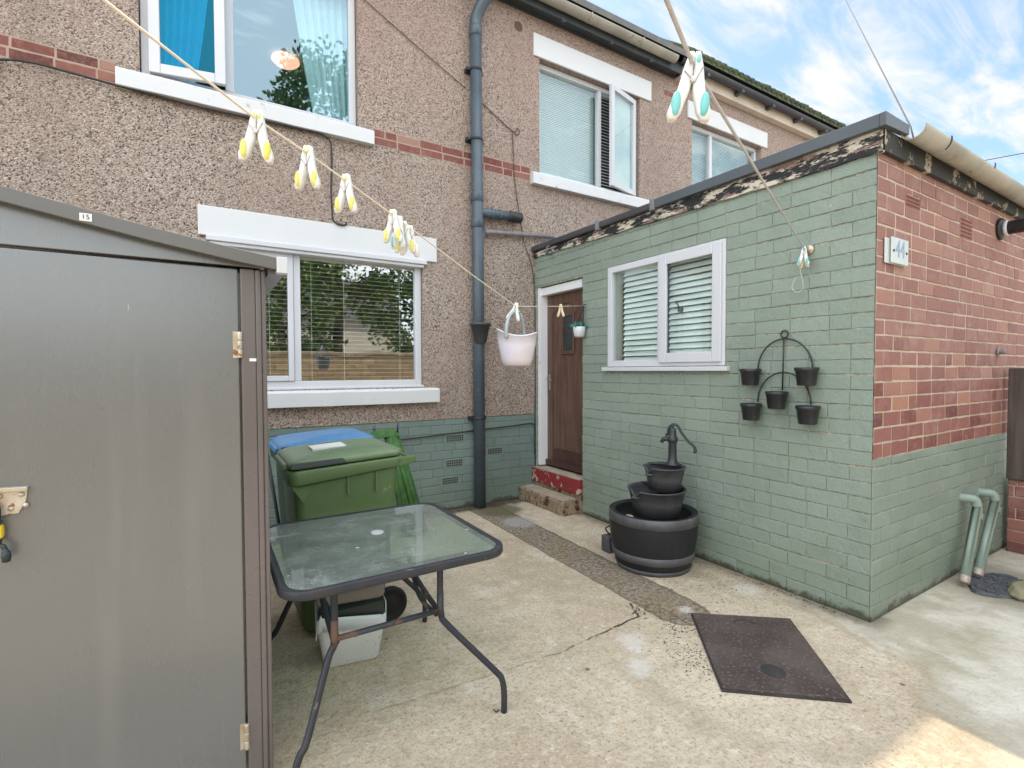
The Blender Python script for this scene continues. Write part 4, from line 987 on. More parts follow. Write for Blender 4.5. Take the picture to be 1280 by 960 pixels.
# ------------------------------------------------------------------ wheelie bins
def wheelie(x0, y0, name, label, mbody, mlid, blue=False):
    t_ = thing(name, label, 'wheelie bin', (x0 + .35, y0 + .29, 0), 'wheelie bins against the house')
    cx, cy = x0 + .335, y0 + .29
    b = MB(); rs = []
    for z, hx, hy, dx in ((.03, .215, .205, -.02), (.06, .228, .22, -.02), (.55, .265, .25, -.012), (.90, .29, .272, -.005), (.945, .293, .275, -.005)):
        rs.append(rrect(cx + dx, cy, hx, hy, .05, z))
    b.rings(rs)
    for xx in (cx - .02, cx + .14): b.box(xx, cy - .283, .80, xx + .012, cy - .262, .915)
    b.hexa([(cx - .30, cy - .272, .86), (cx - .25, cy - .272, .78), (cx - .25, cy - .255, .78), (cx - .30, cy - .255, .86), (cx - .30, cy - .272, .94), (cx - .18, cy - .272, .94), (cx - .18, cy - .255, .94), (cx - .30, cy - .255, .94)])
    body = b.build('body', mbody, t_)
    sl = lambda ring, k, z0: [(x, y, z + k * (x - cx + .3) / .6) for x, y, z in ring]
    b = MB(); b.rings([sl(rrect(cx - .005, cy, .293, .275, .05, .868), .060, 0), sl(rrect(cx - .005, cy, .318, .297, .055, .882), .058, 0), sl(rrect(cx - .005, cy, .325, .302, .055, .950), .030, 0), sl(rrect(cx - .01, cy, .315, .294, .05, .962), .030, 0)]); b.build('rim', mbody, body, bevel=.004)
    b = MB()
    rs = []
    for z, hx, hy, dx in ((.966, .30, .278, .0), (.968, .312, .289, .0), (.990, .314, .291, .0), (1.000, .305, .284, .0), (1.014, .265, .262, .0), (1.022, .17, .225, .01), (1.025, .06, .17, .02)):
        rs.append([(x, y, zz + .030 * (x - cx + .3) / .6 + .012 * math.cos((y - cy) * 5)) for x, y, zz in rrect(cx + dx - .01, cy, hx, hy, .05, z)])
    b.rings(rs)
    lid = b.build('lid', mlid, t_)
    b = MB(); b.hexa([(cx - .345, cy - .20, .955), (cx - .31, cy - .20, .958), (cx - .31, cy + .20, .958), (cx - .345, cy + .20, .955), (cx - .340, cy - .20, .985), (cx - .31, cy - .20, .998), (cx - .31, cy + .20, .998), (cx - .340, cy + .20, .985)]); b.build('lid_grip', mlid, lid, bevel=.008)
    b = MB(); b.hexa([(cx - .318, cy - .300, .974), (cx - .02, cy - .300, .988), (cx - .02, cy - .284, .988), (cx - .318, cy - .284, .974), (cx - .310, cy - .292, 1.002), (cx - .045, cy - .292, 1.012), (cx - .045, cy - .272, 1.016), (cx - .310, cy - .272, 1.004)]); b.build('lid_band', M['bin_black'], lid, bevel=.003)
    b = MB(); b.tube([(cx + .37, cy - .27, .965), (cx + .37, cy + .27, .965)], .016, 12)
    for s in (-1, 1):
        b.hexa([(cx + .27, cy + s * .275 - .018, .93), (cx + .385, cy + s * .275 - .018, .945), (cx + .385, cy + s * .275 + .018, .945), (cx + .27, cy + s * .275 + .018, .93), (cx + .27, cy + s * .275 - .018, .985), (cx + .385, cy + s * .275 - .018, .985), (cx + .385, cy + s * .275 + .018, .985), (cx + .27, cy + s * .275 + .018, .985)])
    b.build('handle', mbody, t_, bevel=.006)
    for s in (-1, 1):
        b = MB(); b.lathe([(0, .012), (.03, .014), (.045, .006), (.075, .004), (.085, .016), (.10, .014), (.105, 0), (.10, -.024), (0, -.024)], (cx + .225, cy + s * .262, .105), 28, M=Matrix.Rotation(PI / 2 * -s, 4, 'X') , cap0=False, cap1=False)
        b.build('wheel', M['rubber'], t_)
    if not blue:
        b = MB(); ring = []
        for x, y in ((cx - .17, cy - .10), (cx + .02, cy - .10), (cx + .02, cy + .06), (cx - .17, cy + .06)): ring.append((x, y, 1.040 + .030 * (x - cx + .3) / .6))
        b.hexa([(p[0], p[1], p[2] - .012) for p in ring] + ring)
        b.build('paper_label', M['paper'], lid)
    return t_
wheelie(.355, 2.86, 'wheelie_bin', 'all green wheelie bin with a paper label on its lid', M['bin_green'], M['bin_lid'])
wheelie(.385, 3.52, 'wheelie_bin', 'wheelie bin with a blue lid, behind the green one', M['bin_black'], M['bin_blue'], True)

gp = thing('folded_parasol', 'bundle of folded green fabric leaning behind the bins', 'parasol', (1.55, 4.3, 0))
b = MB()
for k in range(16):
    a = 2 * PI * k / 16; top = Vector((1.44 + .05 * math.cos(a), 4.46 + .03 * math.sin(a), .93 + rnd(-.02, .02))); bot = Vector((1.60 + .10 * math.cos(a), 4.30 + .07 * math.sin(a), .06 + rnd(-.03, .03)))
    mid = (top + bot) / 2 + Vector((rnd(-.012, .012), rnd(-.01, .01), 0))
    b.tube([top, mid, bot], [.022, .024, .02], 6)
b.hexa([(1.25, 4.42, .90), (1.50, 4.40, .90), (1.50, 4.52, .90), (1.25, 4.50, .90), (1.27, 4.44, .955), (1.46, 4.42, .965), (1.46, 4.50, .965), (1.27, 4.48, .955)])
b.build('fabric', M['net'], gp)
b = MB()
for p, q in (((1.49, 4.44, .93), (1.495, 4.44, 1.02)), ((1.30, 4.46, .93), (1.27, 4.46, 1.0))): b.tube([p, q], [.010, .004], 7)
b.build('rib_tip', M['pipe_black'], gp)
b = MB(); b.tube([(.395, 4.45, .95), (.50, 4.15, .0)], .013, 8)
tag(b.build('leaning_pole', M['pipe_black'], loc=(.47, 4.2, 0)), 'thin black pole leaning behind the shed beside the bins', 'pole')

# ------------------------------------------------------------------ patio table
tb = thing('patio_table', 'square glass topped patio table with splayed dark metal legs', 'table', (.68, 2.3, 0))
tx, ty, hx, hy = .672, 2.315, .455, .455
b = MB(); b.rings([rrect(tx, ty, hx - .018, hy - .018, .09, .700, 8), rrect(tx, ty, hx, hy, .105, .690, 8)][:0] or [rrect(tx, ty, hx - .02, hy - .02, .09, .712, 8), rrect(tx, ty, hx - .02, hy - .02, .09, .718, 8)], smooth=False)
b.build('glass_top', M['glass_table'], tb)
b = MB(); prof = [(-.020, .694), (-.004, .688), (.008, .689), (.010, .693), (.010, .717), (.007, .7215), (-.004, .723), (-.014, .7195), (-.020, .7185)]
n = len(prof); rs = []
for q, z in prof: rs.append(rrect(tx, ty, hx + q, hy + q, .105 + q, z, 8))
rs.append(rs[0]); b.rings(rs, False, False); b.build('rim', M['table'], tb)
b = MB(); b.lathe([(.018, 0), (.018, .004), (.030, .004), (.030, 0)], (tx + .02, ty + .06, .7185), 24, cap0=False, cap1=False); b.lathe([(0, .0022), (.0185, .0022)], (tx + .02, ty + .06, .7185), 24, cap0=False, cap1=False); b.build('parasol_ring', M['upvc'], tb)
R_ = .0135
corners = [(-1, -1), (1, -1), (1, 1), (-1, 1)]
for sx, sy in corners:
    top = (tx - .052 + sx * .218, ty + sy * .36)
    foot = (tx - .006 + sx * .425, ty + sy * .465)
    p = smooth_path([(top[0], top[1], .690), (top[0], top[1], .52), (top[0] + sx * .003, top[1] + sy * .003, .455), (top[0] + sx * .03, top[1] + sy * .015, .405), (tx + sx * .385, ty + sy * .445, .185), (tx + sx * .412, ty + sy * .458, .145), (foot[0], foot[1], .09), (foot[0], foot[1], .0)], 6)
    b = MB(); b.tube(p, R_, 12)
    leg = b.build('leg', M['table'], tb)
    b = MB(); b.tube([(top[0], top[1], .55), (top[0], top[1], .48), (top[0] + sx * .003, top[1] + sy * .003, .45)], .0145, 12); b.build('rusty_joint', M['rusty'], leg)
for sy in (-1, 1):
    b = MB(); y = ty + sy * .36; b.tube([(tx - .27, y, .475), (tx + .166, y, .475)], .0115, 10); b.build('crossbar', M['rusty'], tb)
    b = MB(); b.tube([(tx - .30, y, .692), (tx + .30, y, .692)], .012, 10); b.build('top_bar', M['rusty'], tb)
for sx in (-1, 1):
    x = tx - .052 + sx * .218
    b = MB(); b.tube(smooth_path([(x, ty - .36, .458), (x - sx * .004, ty - .20, .492), (x - sx * .008, ty - .05, .530), (x - sx * .008, ty + .05, .530), (x - sx * .004, ty + .20, .492), (x, ty + .36, .458)], 6), .0115, 10); br0 = b.build('brace', M['rusty'], tb)
    b = MB(); b.tube(smooth_path([(x - sx * .008, ty, .600), (x - sx * .008, ty - .01, .56), (x - sx * .008, ty - .05, .525), (x - sx * .03, ty - .20, .475), (x - sx * .012, ty - .345, .452)], 5), .010, 10); b.build('stay', M['rusty'], br0)
b = MB(); b.tube([(tx - .26, ty, .595), (tx + .156, ty, .595)], .005, 8); b.build('tie_rod', M['rusty'], tb)
b = MB(); b.tube(smooth_path([(tx + .40, 1.862, .010), (tx + .385, 1.86, .006), (tx + .375, 1.868, .018)], 4), .0025, 6); b.build('foot_clip', M['rusty'], tb)

# storage box under the table
bx = thing('storage_box', 'white speckled plastic box with its brown lid propped open under the table', 'box', (.62, 2.66, 0))
rot = math.radians(-9)
def RB(x, y, z):
    return (.63 + x * math.cos(rot) - y * math.sin(rot), 2.67 + x * math.sin(rot) + y * math.cos(rot), z)
b = MB(); rs = []
for z, a, c in ((0, .128, .10), (.012, .136, .108), (.225, .168, .130), (.24, .170, .132), (.23, .155, .118), (.06, .128, .10)):
    rs.append([RB(x, y, zz) for x, y, zz in rrect(0, 0, a, c, .03, z)])
b.rings(rs); b.build('tub', M['white_box'], bx)
ring = rrect(0, 0, .172, .134, .03, 0, 8); n = len(ring); rs = []
for k, (off, base) in enumerate(((0, -.055), (.003, .0), (.0, .012))):
    rs.append([RB(x * (1 + off), y * (1 + off), .243 + base + (.028 * math.sin(i * .55 + 1) + .014 * math.sin(i * 1.3)) * (1 if k else .8)) for i, (x, y, z) in enumerate(ring)])
b = MB(); b.rings(rs, False, False); o = b.build('bag_liner', M['liner'], bx, recalc=False); sd = o.modifiers.new('thick', 'SOLIDIFY'); sd.thickness = .004
b = MB(); b.hexa([RB(-.15, -.112, .20), RB(.16, -.112, .20), RB(.16, .118, .20), RB(-.15, .118, .20), RB(-.15, -.112, .285), RB(.16, -.112, .305), RB(.16, .118, .335), RB(-.15, .118, .325)]); b.build('lid_shade_block', M['bin_black'], bx)  # dark block standing in for the shade beneath the open lid
b = MB(); rs = []
for s, e in ((0, 0), (.006, 0), (.022, .006), (.028, .02)):
    ring = rrect(0, 0, .172 - e, .112 - e, .04, 0, 6)
    rs.append([RB(x, -.085 + (y + .112) * .62 + 0 * x, .310 + (y + .112) * .70 + s) for x, y, z in ring])
b.rings(rs); lidb = b.build('open_lid', M['brown_lid'], bx)
b = MB(); b.tube([RB(.0, -.055, .378), RB(.06, -.040, .40), RB(.11, -.045, .395)], .006, 6); b.build('lid_catch', M['brown_lid'], lidb)

# ------------------------------------------------------------------ barrel water feature
wf = thing('water_feature', 'tiered half barrel water feature with a cast hand pump on top', 'fountain', (2.93, 2.69, 0))
bc = (2.93, 2.69)
b = MB(); b.lathe([(0, .0), (.265, .0), (.278, .01), (.305, .12), (.324, .24), (.330, .33), (.328, .415), (.318, .424), (.288, .420), (.282, .40), (.27, .30), (0, .30)], (*bc, 0), 48, cap0=False, cap1=False)
br_ = b.build('barrel', M['barrel'], wf)
for prof in ([(.328, .352), (.336, .354), (.3345, .418), (.327, .424)], [(.296, .082), (.304, .084), (.315, .138), (.309, .142)], [(.267, .003), (.275, .0), (.288, .032), (.283, .035)]):
    b = MB(); b.lathe(prof, (*bc, 0), 48, cap0=False, cap1=False); b.build('hoop', M['hoop'], br_)
b = MB(); b.lathe([(0, .335), (.274, .335)], (*bc, 0), 40, cap0=False, cap1=False); b.build('water_surface', M['dirty_water'], br_)
def bucket(name, cx, cy, r0, r1, z0, z1, notch, plate):
    b = MB(); n = 44; rs = []
    def lip(k): # spill notch on one side
        a = 2 * PI * k / n; d = (a - notch + PI) % (2 * PI) - PI; return max(0, 1 - (d / .15) ** 6) if abs(d) < .15 else 0
    prof = [(0, z0, 0), (r0, z0, 0), (r0 + (r1 - r0) * .5, (z0 + z1) / 2, 0), (r1, z1 - .012, .3), (r1 + .008, z1 - .010, 1), (r1 + .010, z1, 1), (r1 - .004, z1, 1), (r1 - .012, z1 - .02, .8), (r0, z0 + .10, 0), (0, z0 + .10, 0)]
    for r, z, q in prof: rs.append([(cx + r * math.cos(2 * PI * k / n), cy + r * math.sin(2 * PI * k / n), z - .045 * q * lip(k)) for k in range(n)])
    b.rings(rs, False, False); o = b.build(name, M['bucket'], wf)
    b = MB(); ring = []
    for k in range(17):
        a = plate - 1.0 + 2.0 * k / 16; ring.append((cx + r1 * 1.01 * math.cos(a), cy + r1 * 1.01 * math.sin(a)))
    b.add([(x, y, z1 - .004) for x, y in ring] + [(x, y, z1 + .006) for x, y in ring], [tuple(reversed(range(17))), tuple(range(17, 34))] + [(i, (i + 1) % 17, 17 + (i + 1) % 17, 17 + i) for i in range(17)]); b.build('rim_plate', M['bucket'], o)
    b = MB(); b.lathe([(0, z0 + .112), (r0 + .02, z0 + .112)], (cx, cy, 0), 30, cap0=False, cap1=False); b.build('water_surface', M['dirty_water'], o)
    a = notch
    b = MB(); ux, uy = math.cos(a), math.sin(a); px, py = -uy, ux
    p = []
    for s, q, z in ((r1 - .02, -.032, z1 - .052), (r1 + .020, -.024, z1 - .056), (r1 + .020, .024, z1 - .056), (r1 - .02, .032, z1 - .052)): p.append((cx + ux * s + px * q, cy + uy * s + py * q, z))
    b.hexa(p + [(x, y, z + .008) for x, y, z in p]); b.build('spill_lip', M['hoop'], o)
    return o
NA = math.radians(200)
bucket('middle_bucket', 2.955, 2.675, .175, .212, .395, .590, math.radians(176), math.radians(20))
bucket('top_bucket', 2.99, 2.63, .118, .150, .585, .762, math.radians(172), math.radians(40))
b = MB(); b.lathe([(0, .02), (.034, .0), (.032, -.012)], (2.945, 2.64, .545), 16, cap0=False); b.tube([(2.945, 2.64, .50), (2.945, 2.64, .55)], .028, 12); b.build('pedestal', M['dirty_water'], wf)
b = MB(); b.tube(smooth_path([(2.70, 2.66, .36), (2.68, 2.67, .40), (2.66, 2.70, .40)], 4), [.018, .018, .018, .019, .02, .021, .022, .022, .022], 8); b.build('loose_nozzle', M['grey_pipe'], wf)
pc = (3.055, 2.61)
b = MB(); b.lathe([(0, .765), (.060, .765), (.062, .775), (.044, .785), (.036, .80), (.032, .83), (.030, .93), (.034, .945), (.040, .955), (.040, .975), (.030, .985), (.028, 1.03), (.022, 1.05), (0, 1.055)], (*pc, 0), 24, cap0=False, cap1=False)
hd = Vector((.55, -.835, 0)); sp = -hd
pv = lambda d, z: (pc[0] + hd.x * d, pc[1] + hd.y * d, z)
pm = b.build('pump_body', M['pump'], wf)
b = MB(); b.tube(smooth_path([pv(-.025, .965), pv(-.055, .965), pv(-.075, .955), pv(-.082, .935)], 4), [.018] * 6 + [.015] * 4 + [.014] * 3, 10); b.tube([pv(-.045, .985), pv(-.050, 1.01)], .008, 8); b.build('spout', M['pump'], pm)
b = MB(); b.tube(smooth_path([pv(-.035, .995), pv(-.030, 1.045), pv(.0, 1.078), pv(.035, 1.070), pv(.065, 1.02), pv(.115, .955), pv(.155, .92), pv(.165, .885), pv(.155, .870)], 5), [.008] * 5 + [.010] * 10 + [.010] * 15 + [.012] * 11, 9); b.tube([pv(.005, 1.04), pv(.0, 1.078)], .009, 8); b.build('pump_handle', M['pump'], pm)
cb = thing('pump_transformer', 'small dark control box on the ground beside the barrel', 'control box', (2.83, 3.06, 0))
b = MB(); b.box(2.775, 3.01, .0, 2.875, 3.11, .135); b.build('casing', M['hoop'], cb, bevel=.01)
b = MB(); b.tube(smooth_path([(2.83, 3.06, .135), (2.80, 3.08, .19), (2.86, 3.05, .23), (2.90, 3.02, .34), (2.86, 2.99, .40), (2.90, 2.95, .43)], 6), .006, 7); b.build('lead', M['cable'], cb)

# ------------------------------------------------------------------ wall planter with five pots
wr = thing('planter_frame', 'black wire double arch frame hung on the green wall', 'planter frame', (3.29, 1.9, 1.3))
xw = 3.300
b = MB()
def arc(yc, zc, ry, rz, n=24): return [(xw, yc + ry * math.cos(PI * k / n), zc + rz * math.sin(PI * k / n)) for k in range(n + 1)]
b.tube(arc(1.888, 1.50, .185, .205), .005, 8); b.build('upper_arch', M['wire'], wr)
b = MB(); b.tube(arc(1.892, 1.275, .180, .205), .005, 8); b.build('lower_arch', M['wire'], wr)
b = MB(); b.tube([(xw - .006, 1.888, 1.71), (xw - .006, 1.895, 1.36)], .005, 8); b.build('spine', M['wire'], wr)
b = MB(); b.tube([(xw, 1.888 + .024 * math.cos(a), 1.735 + .024 * math.sin(a)) for a in [2 * PI * k / 20 for k in range(20)]], .0055, 8, loop=True); b.build('hanging_loop', M['wire'], wr)
POTS = [(2.096, 1.505, 'black pot at the upper left of the wire wall frame', 0), (1.712, 1.512, 'black pot at the upper right of the wire wall frame', .0), (1.905, 1.352, 'black pot at the foot of the wire frame spine, middle of five', 0), (2.088, 1.262, 'black pot at the lower left of the wire wall frame', 0), (1.702, 1.268, 'black pot at the lower right of the wire wall frame', 0)]
for y, zt, lab, _ in POTS:
    po = thing('plant_pot', lab, 'plant pot', (3.245, y, zt - .115), 'black pots on the wire wall frame')
    c = (3.245, y, zt - .115); s = 1.0
    b = MB(); b.lathe([(0, 0), (.050, 0), (.053, .004), (.064, .092), (.067, .094), (.070, .098), (.071, .115), (.067, .116), (.064, .10), (.062, .088), (0, .088)], c, 30, cap0=False, cap1=False); b.build('body', M['pot'], po)
    b = MB(); b.lathe([(0, .092), (.0635, .092)], c, 24, cap0=False, cap1=False); b.build('soil', M['soil'], po)

# ------------------------------------------------------------------ washing lines
A = [(-.30, .785, 2.075), (-.117, .942, 2.041), (.097, 1.129, 2.003), (.208, 1.226, 1.997), (.315, 1.32, 1.986), (.482, 1.466, 1.967), (.562, 1.536, 1.957), (.95, 1.875, 1.905), (1.446, 2.309, 1.848)]
A2 = [(1.446, 2.309, 1.848), (2.356, 3.106, 1.995), (3.300, 3.955, 2.155)]
b = MB(); b.tube([(-1.6, -.36, 2.33)] + A + A2[1:], .0024, 8)
tag(b.build('washing_line', M['line'], loc=A[0]), 'cream washing line stretched from upper left to the back door', 'washing line')
B_ = [(-.9, -.25, 2.06), (.38, .385, 1.975), (.499, .44, 1.963), (.62, .497, 1.952), (.802, .582, 1.971), (1.294, .813, 2.026), (2.963, 1.60, 2.225), (3.285, 1.752, 2.262)]
b = MB(); b.tube(B_, .0032, 8)
tail = smooth_path([(3.285, 1.752, 2.262), (3.272, 1.765, 2.24), (3.265, 1.77, 2.14), (3.268, 1.755, 2.06), (3.27, 1.76, 2.01), (3.27, 1.80, 2.0), (3.27, 1.825, 2.04), (3.27, 1.80, 2.10)], 6)
b.tube(tail, .0028, 7)
tag(b.build('washing_line', M['line_grey'], loc=(.62, .497, 1.952)), 'pale washing line passing over the camera to the hook above the pots', 'washing line')
hk = thing('line_hook', 'rusty white line bracket fixed to the green wall above the pots', 'line bracket', (3.31, 1.745, 2.27))
b = MB(); b.lathe([(0, .02), (.020, .018), (.030, .008), (.033, 0)], (3.319, 1.742, 2.268), 18, M=Matrix.Rotation(-PI / 2, 4, 'Y'), cap0=False); b.build('plate', M['zinc'], hk)
b = MB(); b.tube(smooth_path([(3.30, 1.742, 2.28), (3.275, 1.745, 2.285), (3.262, 1.752, 2.268), (3.275, 1.757, 2.252), (3.29, 1.755, 2.25)], 5), .005, 8); b.build('hook', M['zinc'], hk)
hk = thing('line_hook', 'black hook beside the back door holding the line end', 'line bracket', (3.31, 3.955, 2.15))
b = MB(); b.tube(smooth_path([(3.319, 3.958, 2.165), (3.30, 3.957, 2.168), (3.285, 3.955, 2.155), (3.292, 3.954, 2.14), (3.305, 3.955, 2.14)], 5), .005, 8); b.build('hook', M['wire'], hk)

def peg(label, pos, ang, mgrip, s=1.0, tilt=0, splay=1.0, body='peg_white', plain=False):
    t_ = thing('clothes_peg', label, 'peg', (0, 0, 0), 'pegs on the washing lines')
    for sx in (-1, 1):
        b = MB(); rs = []
        for z, x, hw, hd in ((.020, .0045, .0040, .0075), (.012, .0055, .0048, .0085), (.0, .0072, .0064, .0090), (-.018, .0088, .0080, .0085), (-.034, .0118 * splay, .0088, .0085), (-.050, .0176 * splay, .0098, .0090), (-.066, .0222 * splay, .0100, .0088), (-.078, .0255 * splay, .0055, .0060)):
            rs.append([(sx * x + hw * cx, hd * cy, z) for cx, cy in ((1, .55), (.6, 1), (-.6, 1), (-1, .55), (-1, -.55), (-.6, -1), (.6, -1), (1, -.55))])
        b.rings(rs); arm = b.build('arm', M[body], t_, recalc=True)
        if not plain:
            for sy in (-1, 1):
                b = MB(); b.lathe([(0, .0042), (.0040, .0036), (.0066, .0014), (.0072, -.002)], (sx * .0215 * splay, sy * .0080, -.056), 14, M=Matrix.Rotation(PI / 2 * -sy, 4, 'X') @ Matrix.Scale(2.6, 4, (0, 1, 0)), cap0=False, cap1=False)
                b.build('grip_pad', M[mgrip], arm); b = MB(); b.lathe([(0, .0028), (.0020, .0024), (.0032, .0008), (.0034, -.002)], (sx * .0055, sy * .0078, .008), 12, M=Matrix.Rotation(PI / 2 * -sy, 4, 'X') @ Matrix.Scale(2.2, 4, (0, 1, 0)), cap0=False, cap1=False)
                b.build('grip_pad', M[mgrip], arm)
    b = MB(); b.tube([(0, -.0105, -.021), (0, .0105, -.021)], .0042, 10)
    for sy in (-1, 1): b.tube([(-.0135, sy * .0098, -.010), (.002, sy * .0102, -.025), (.0125, sy * .0098, -.004)], .0009, 6)
    b.build('spring', M['steel'], t_)
    t_.location = pos; t_.rotation_euler = (0, tilt, ang); t_.scale = (s, s, s)
    return t_
aA = math.atan2(-.75, .67); 
def LA(px, py, pz, dz=.0): return (px, py, pz - .004 + dz)
peg('largest yellow gripped peg, nearest the top left of the line', LA(.097, 1.129, 2.003), aA + .45, 'peg_yellow', 1.02, .05)
peg('yellow gripped peg second along the line from the upper left', LA(.208, 1.226, 1.997), aA + .05, 'peg_yellow', .98, .04)
peg('yellow gripped peg just left of the bunched pegs', LA(.315, 1.32, 1.986), aA + .02, 'peg_yellow', .98, .03)
peg('yellow gripped peg at the left of the bunch over the lintel', LA(.487, 1.470, 1.966), aA + .0, 'peg_yellow', .98, .02)
peg('teal tipped white peg, second in the bunch over the lintel', LA(.512, 1.492, 1.963, -.006), aA - .5, 'peg_teal', .98, .06)
peg('yellow and white peg, third in the bunch over the lintel', LA(.536, 1.513, 1.960, -.010), aA + .45, 'peg_yellow', .98, -.03, body='peg_white')
peg('plain white peg at the right end of the bunched pegs', LA(.562, 1.536, 1.957, -.010), aA + .9, 'peg_white', .98, .0)
peg('white peg clipping the white peg basket to the line', LA(1.446, 2.309, 1.852), aA + .1, 'peg_white', .98, .25, 1.3, plain=True)
peg('cream wooden peg on the line in front of the brown door', LA(2.356, 3.106, 1.995), aA + .0, 'peg_wood', 1.0, 0, .9, body='peg_wood', plain=True)
peg('big teal gripped peg against the sky on the nearest line', (.626, .500, 1.949), math.atan2(-.86, .5) + .35, 'peg_teal', 1.0, .10, .95)
peg('white peg with teal grips at the line bracket on the green wall', (3.240, 1.735, 2.250), math.atan2(-.9, .3), 'peg_teal', 1.15, .05, .9)
peg('yellow tipped peg behind another at the green wall bracket', (3.268, 1.752, 2.235), math.atan2(-.9, .3), 'peg_yellow', 1.1, -.06, .7)

# white peg basket
bk = thing('peg_basket', 'white flexible peg basket hanging from the washing line', 'basket', (1.44, 2.30, 1.56))
bdir = Vector((.852, -.524, 0)); bn = Vector((.524, .852, 0)); bo = Vector((1.455, 2.315, 0))
def BK(u, v, z): return tuple(bo + bdir * u + bn * v + Vector((0, 0, z)))
b = MB(); n = 40; rs = []
def bring(a_, c_, z, wav=0): return [BK(a_ * math.cos(q) * (1 if True else 1), c_ * math.sin(q), z + wav * (.016 * math.cos(2 * q) - .010 * math.cos(q))) for q in [2 * PI * k / n for k in range(n)]]
for a_, c_, z, wv in ((.064, .052, 1.524, 0), (.074, .058, 1.528, 0), (.084, .066, 1.555, 0), (.103, .074, 1.64, .4), (.108, .076, 1.695, 1), (.112, .079, 1.697, 1), (.110, .077, 1.705, 1), (.104, .072, 1.700, 1), (.094, .066, 1.64, .4), (.070, .056, 1.555, 0)):
    rs.append(bring(a_, c_, z, wv))
b.rings(rs); bko = b.build('tub', M['basket'], bk)
for v, s in ((-.072, 1), (.070, -1)):
    b = MB()
    p = smooth_path([BK(-.058, v, 1.672), BK(-.055, v - .002 * s, 1.74), BK(-.035, v * .5, 1.80), BK(.0, v * .1, 1.822), BK(.025, v * .4, 1.79), BK(.040, v * .9, 1.73), BK(.042, v, 1.685)], 6)
    b.tube(p[:22] if s == 1 else p, [.010] * 8 + [.008] * (len(p[:22] if s == 1 else p) - 8), 9); b.build('handle', M['handle_grey'], bk)

# hanging plant by the door
hp = thing('hanging_pot', 'little white pot of green succulent hanging beside the back door', 'plant pot', (3.262, 3.975, 1.83))
c = (3.258, 3.985, 1.835)
b = MB(); b.lathe([(0, 0), (.040, .0), (.052, .012), (.060, .055), (.066, .105), (.062, .107), (.054, .06), (.04, .04), (0, .04)], c, 26, cap0=False, cap1=False); b.build('pot', M['upvc'], hp)
b = MB(); random.seed(5)
for k in range(46):
    a = rnd(0, 2 * PI); el = rnd(.15, 1.2); L = rnd(.05, .085)
    d = Vector((math.cos(a) * math.cos(el), math.sin(a) * math.cos(el), math.sin(el))); o = Vector(c) + Vector((d.x * .03, d.y * .03 + .01, .095))
    b.tube([o, o + d * L * .6, o + d * L], [.008, .009, .001], 5)
b.build('leaves', M['plant'], hp)
b = MB()
for s in (-1, 1): b.tube([(c[0] + .0, c[1] + s * .06, c[2] + .10), (3.290, 3.957, 2.145)], .0065, 6)
b.build('strap', M['cable'], hp)

# ------------------------------------------------------------------ manhole cover
mc = thing('manhole_cover', 'rectangular rusty iron manhole cover set in the concrete', 'manhole cover', (2.48, 1.53, 0))
q = [Vector((2.506, 1.985, 0)), Vector((2.943, 1.633, 0)), Vector((2.445, 1.082, 0)), Vector((2.028, 1.433, 0))]
ctr = sum(q, Vector()) / 4
def quad(s, z): return [tuple(ctr + (p - ctr) * s + Vector((0, 0, z))) for p in q]
b = MB(); b.rings([quad(1.0, .002), quad(1.0, .014), quad(.982, .018)], True, True, 0, False); b.build('plate', M['cover'], mc)
e1 = (q[1] - q[0]).normalized(); e2 = (q[3] - q[0]).normalized()
b = MB(); b.rings([quad(1.022, .001), quad(1.022, .010), quad(1.003, .010), quad(1.003, .001)], False, False, 0, False); b.build('frame', M['iron_dark'], mc)
b = MB()
for s, sg in ((-.27, 1), (.20, -1)):
    cc = ctr + e2 * s; n = 12
    if sg == 1:
        pts = [cc + e1 * (.055 * math.cos(PI * k / n)) - e2 * (.035 * math.sin(PI * k / n)) for k in range(n + 1)]
        b.tube([(p.x, p.y, .0175) for p in pts], .007, 6)
    else:
        b.lathe([(0, .0188), (.055, .0186), (.060, .0178)], (cc.x, cc.y, 0), 20, cap0=False, cap1=False)
b.build('lifting_eye', M['iron_dark'], mc)

# grit and crumbs on the concrete
random.seed(21); b = MB()
def grit(cx, cy, sx, sy, n, r0, r1):
    for _ in range(n):
        x, y = random.gauss(cx, sx), random.gauss(cy, sy); r = rnd(r0, r1)
        b.lathe([(0, r * .6), (r * rnd(.7, 1.1), r * .15), (r * .8, 0)], (x, y, 0), 5, cap0=False, cap1=False, smooth=False)
grit(2.14, 1.66, .07, .13, 320, .002, .0055); grit(3.05, 2.25, .14, .20, 200, .002, .006); grit(3.24, 2.1, .04, .25, 60, .002, .006); grit(2.7, 2.1, .2, .15, 160, .002, .005)
grit(1.9, 4.80, .45, .04, 260, .006, .016); grit(2.75, 4.80, .12, .05, 60, .005, .014); grit(2.55, 3.3, .09, .8, 420, .002, .006); grit(2.3, 2.2, .05, .05, 60, .003, .008); grit(1.5, 2.0, 1.0, .8, 160, .0015, .004); grit(3.285, 1.75, .012, .22, 60, .003, .008); grit(2.4, 1.95, .12, .06, 120, .003, .008)
o = b.build('debris', M['soil'], recalc=False); o['kind'] = 'stuff'; o['label'] = 'dark grit scattered on the concrete'

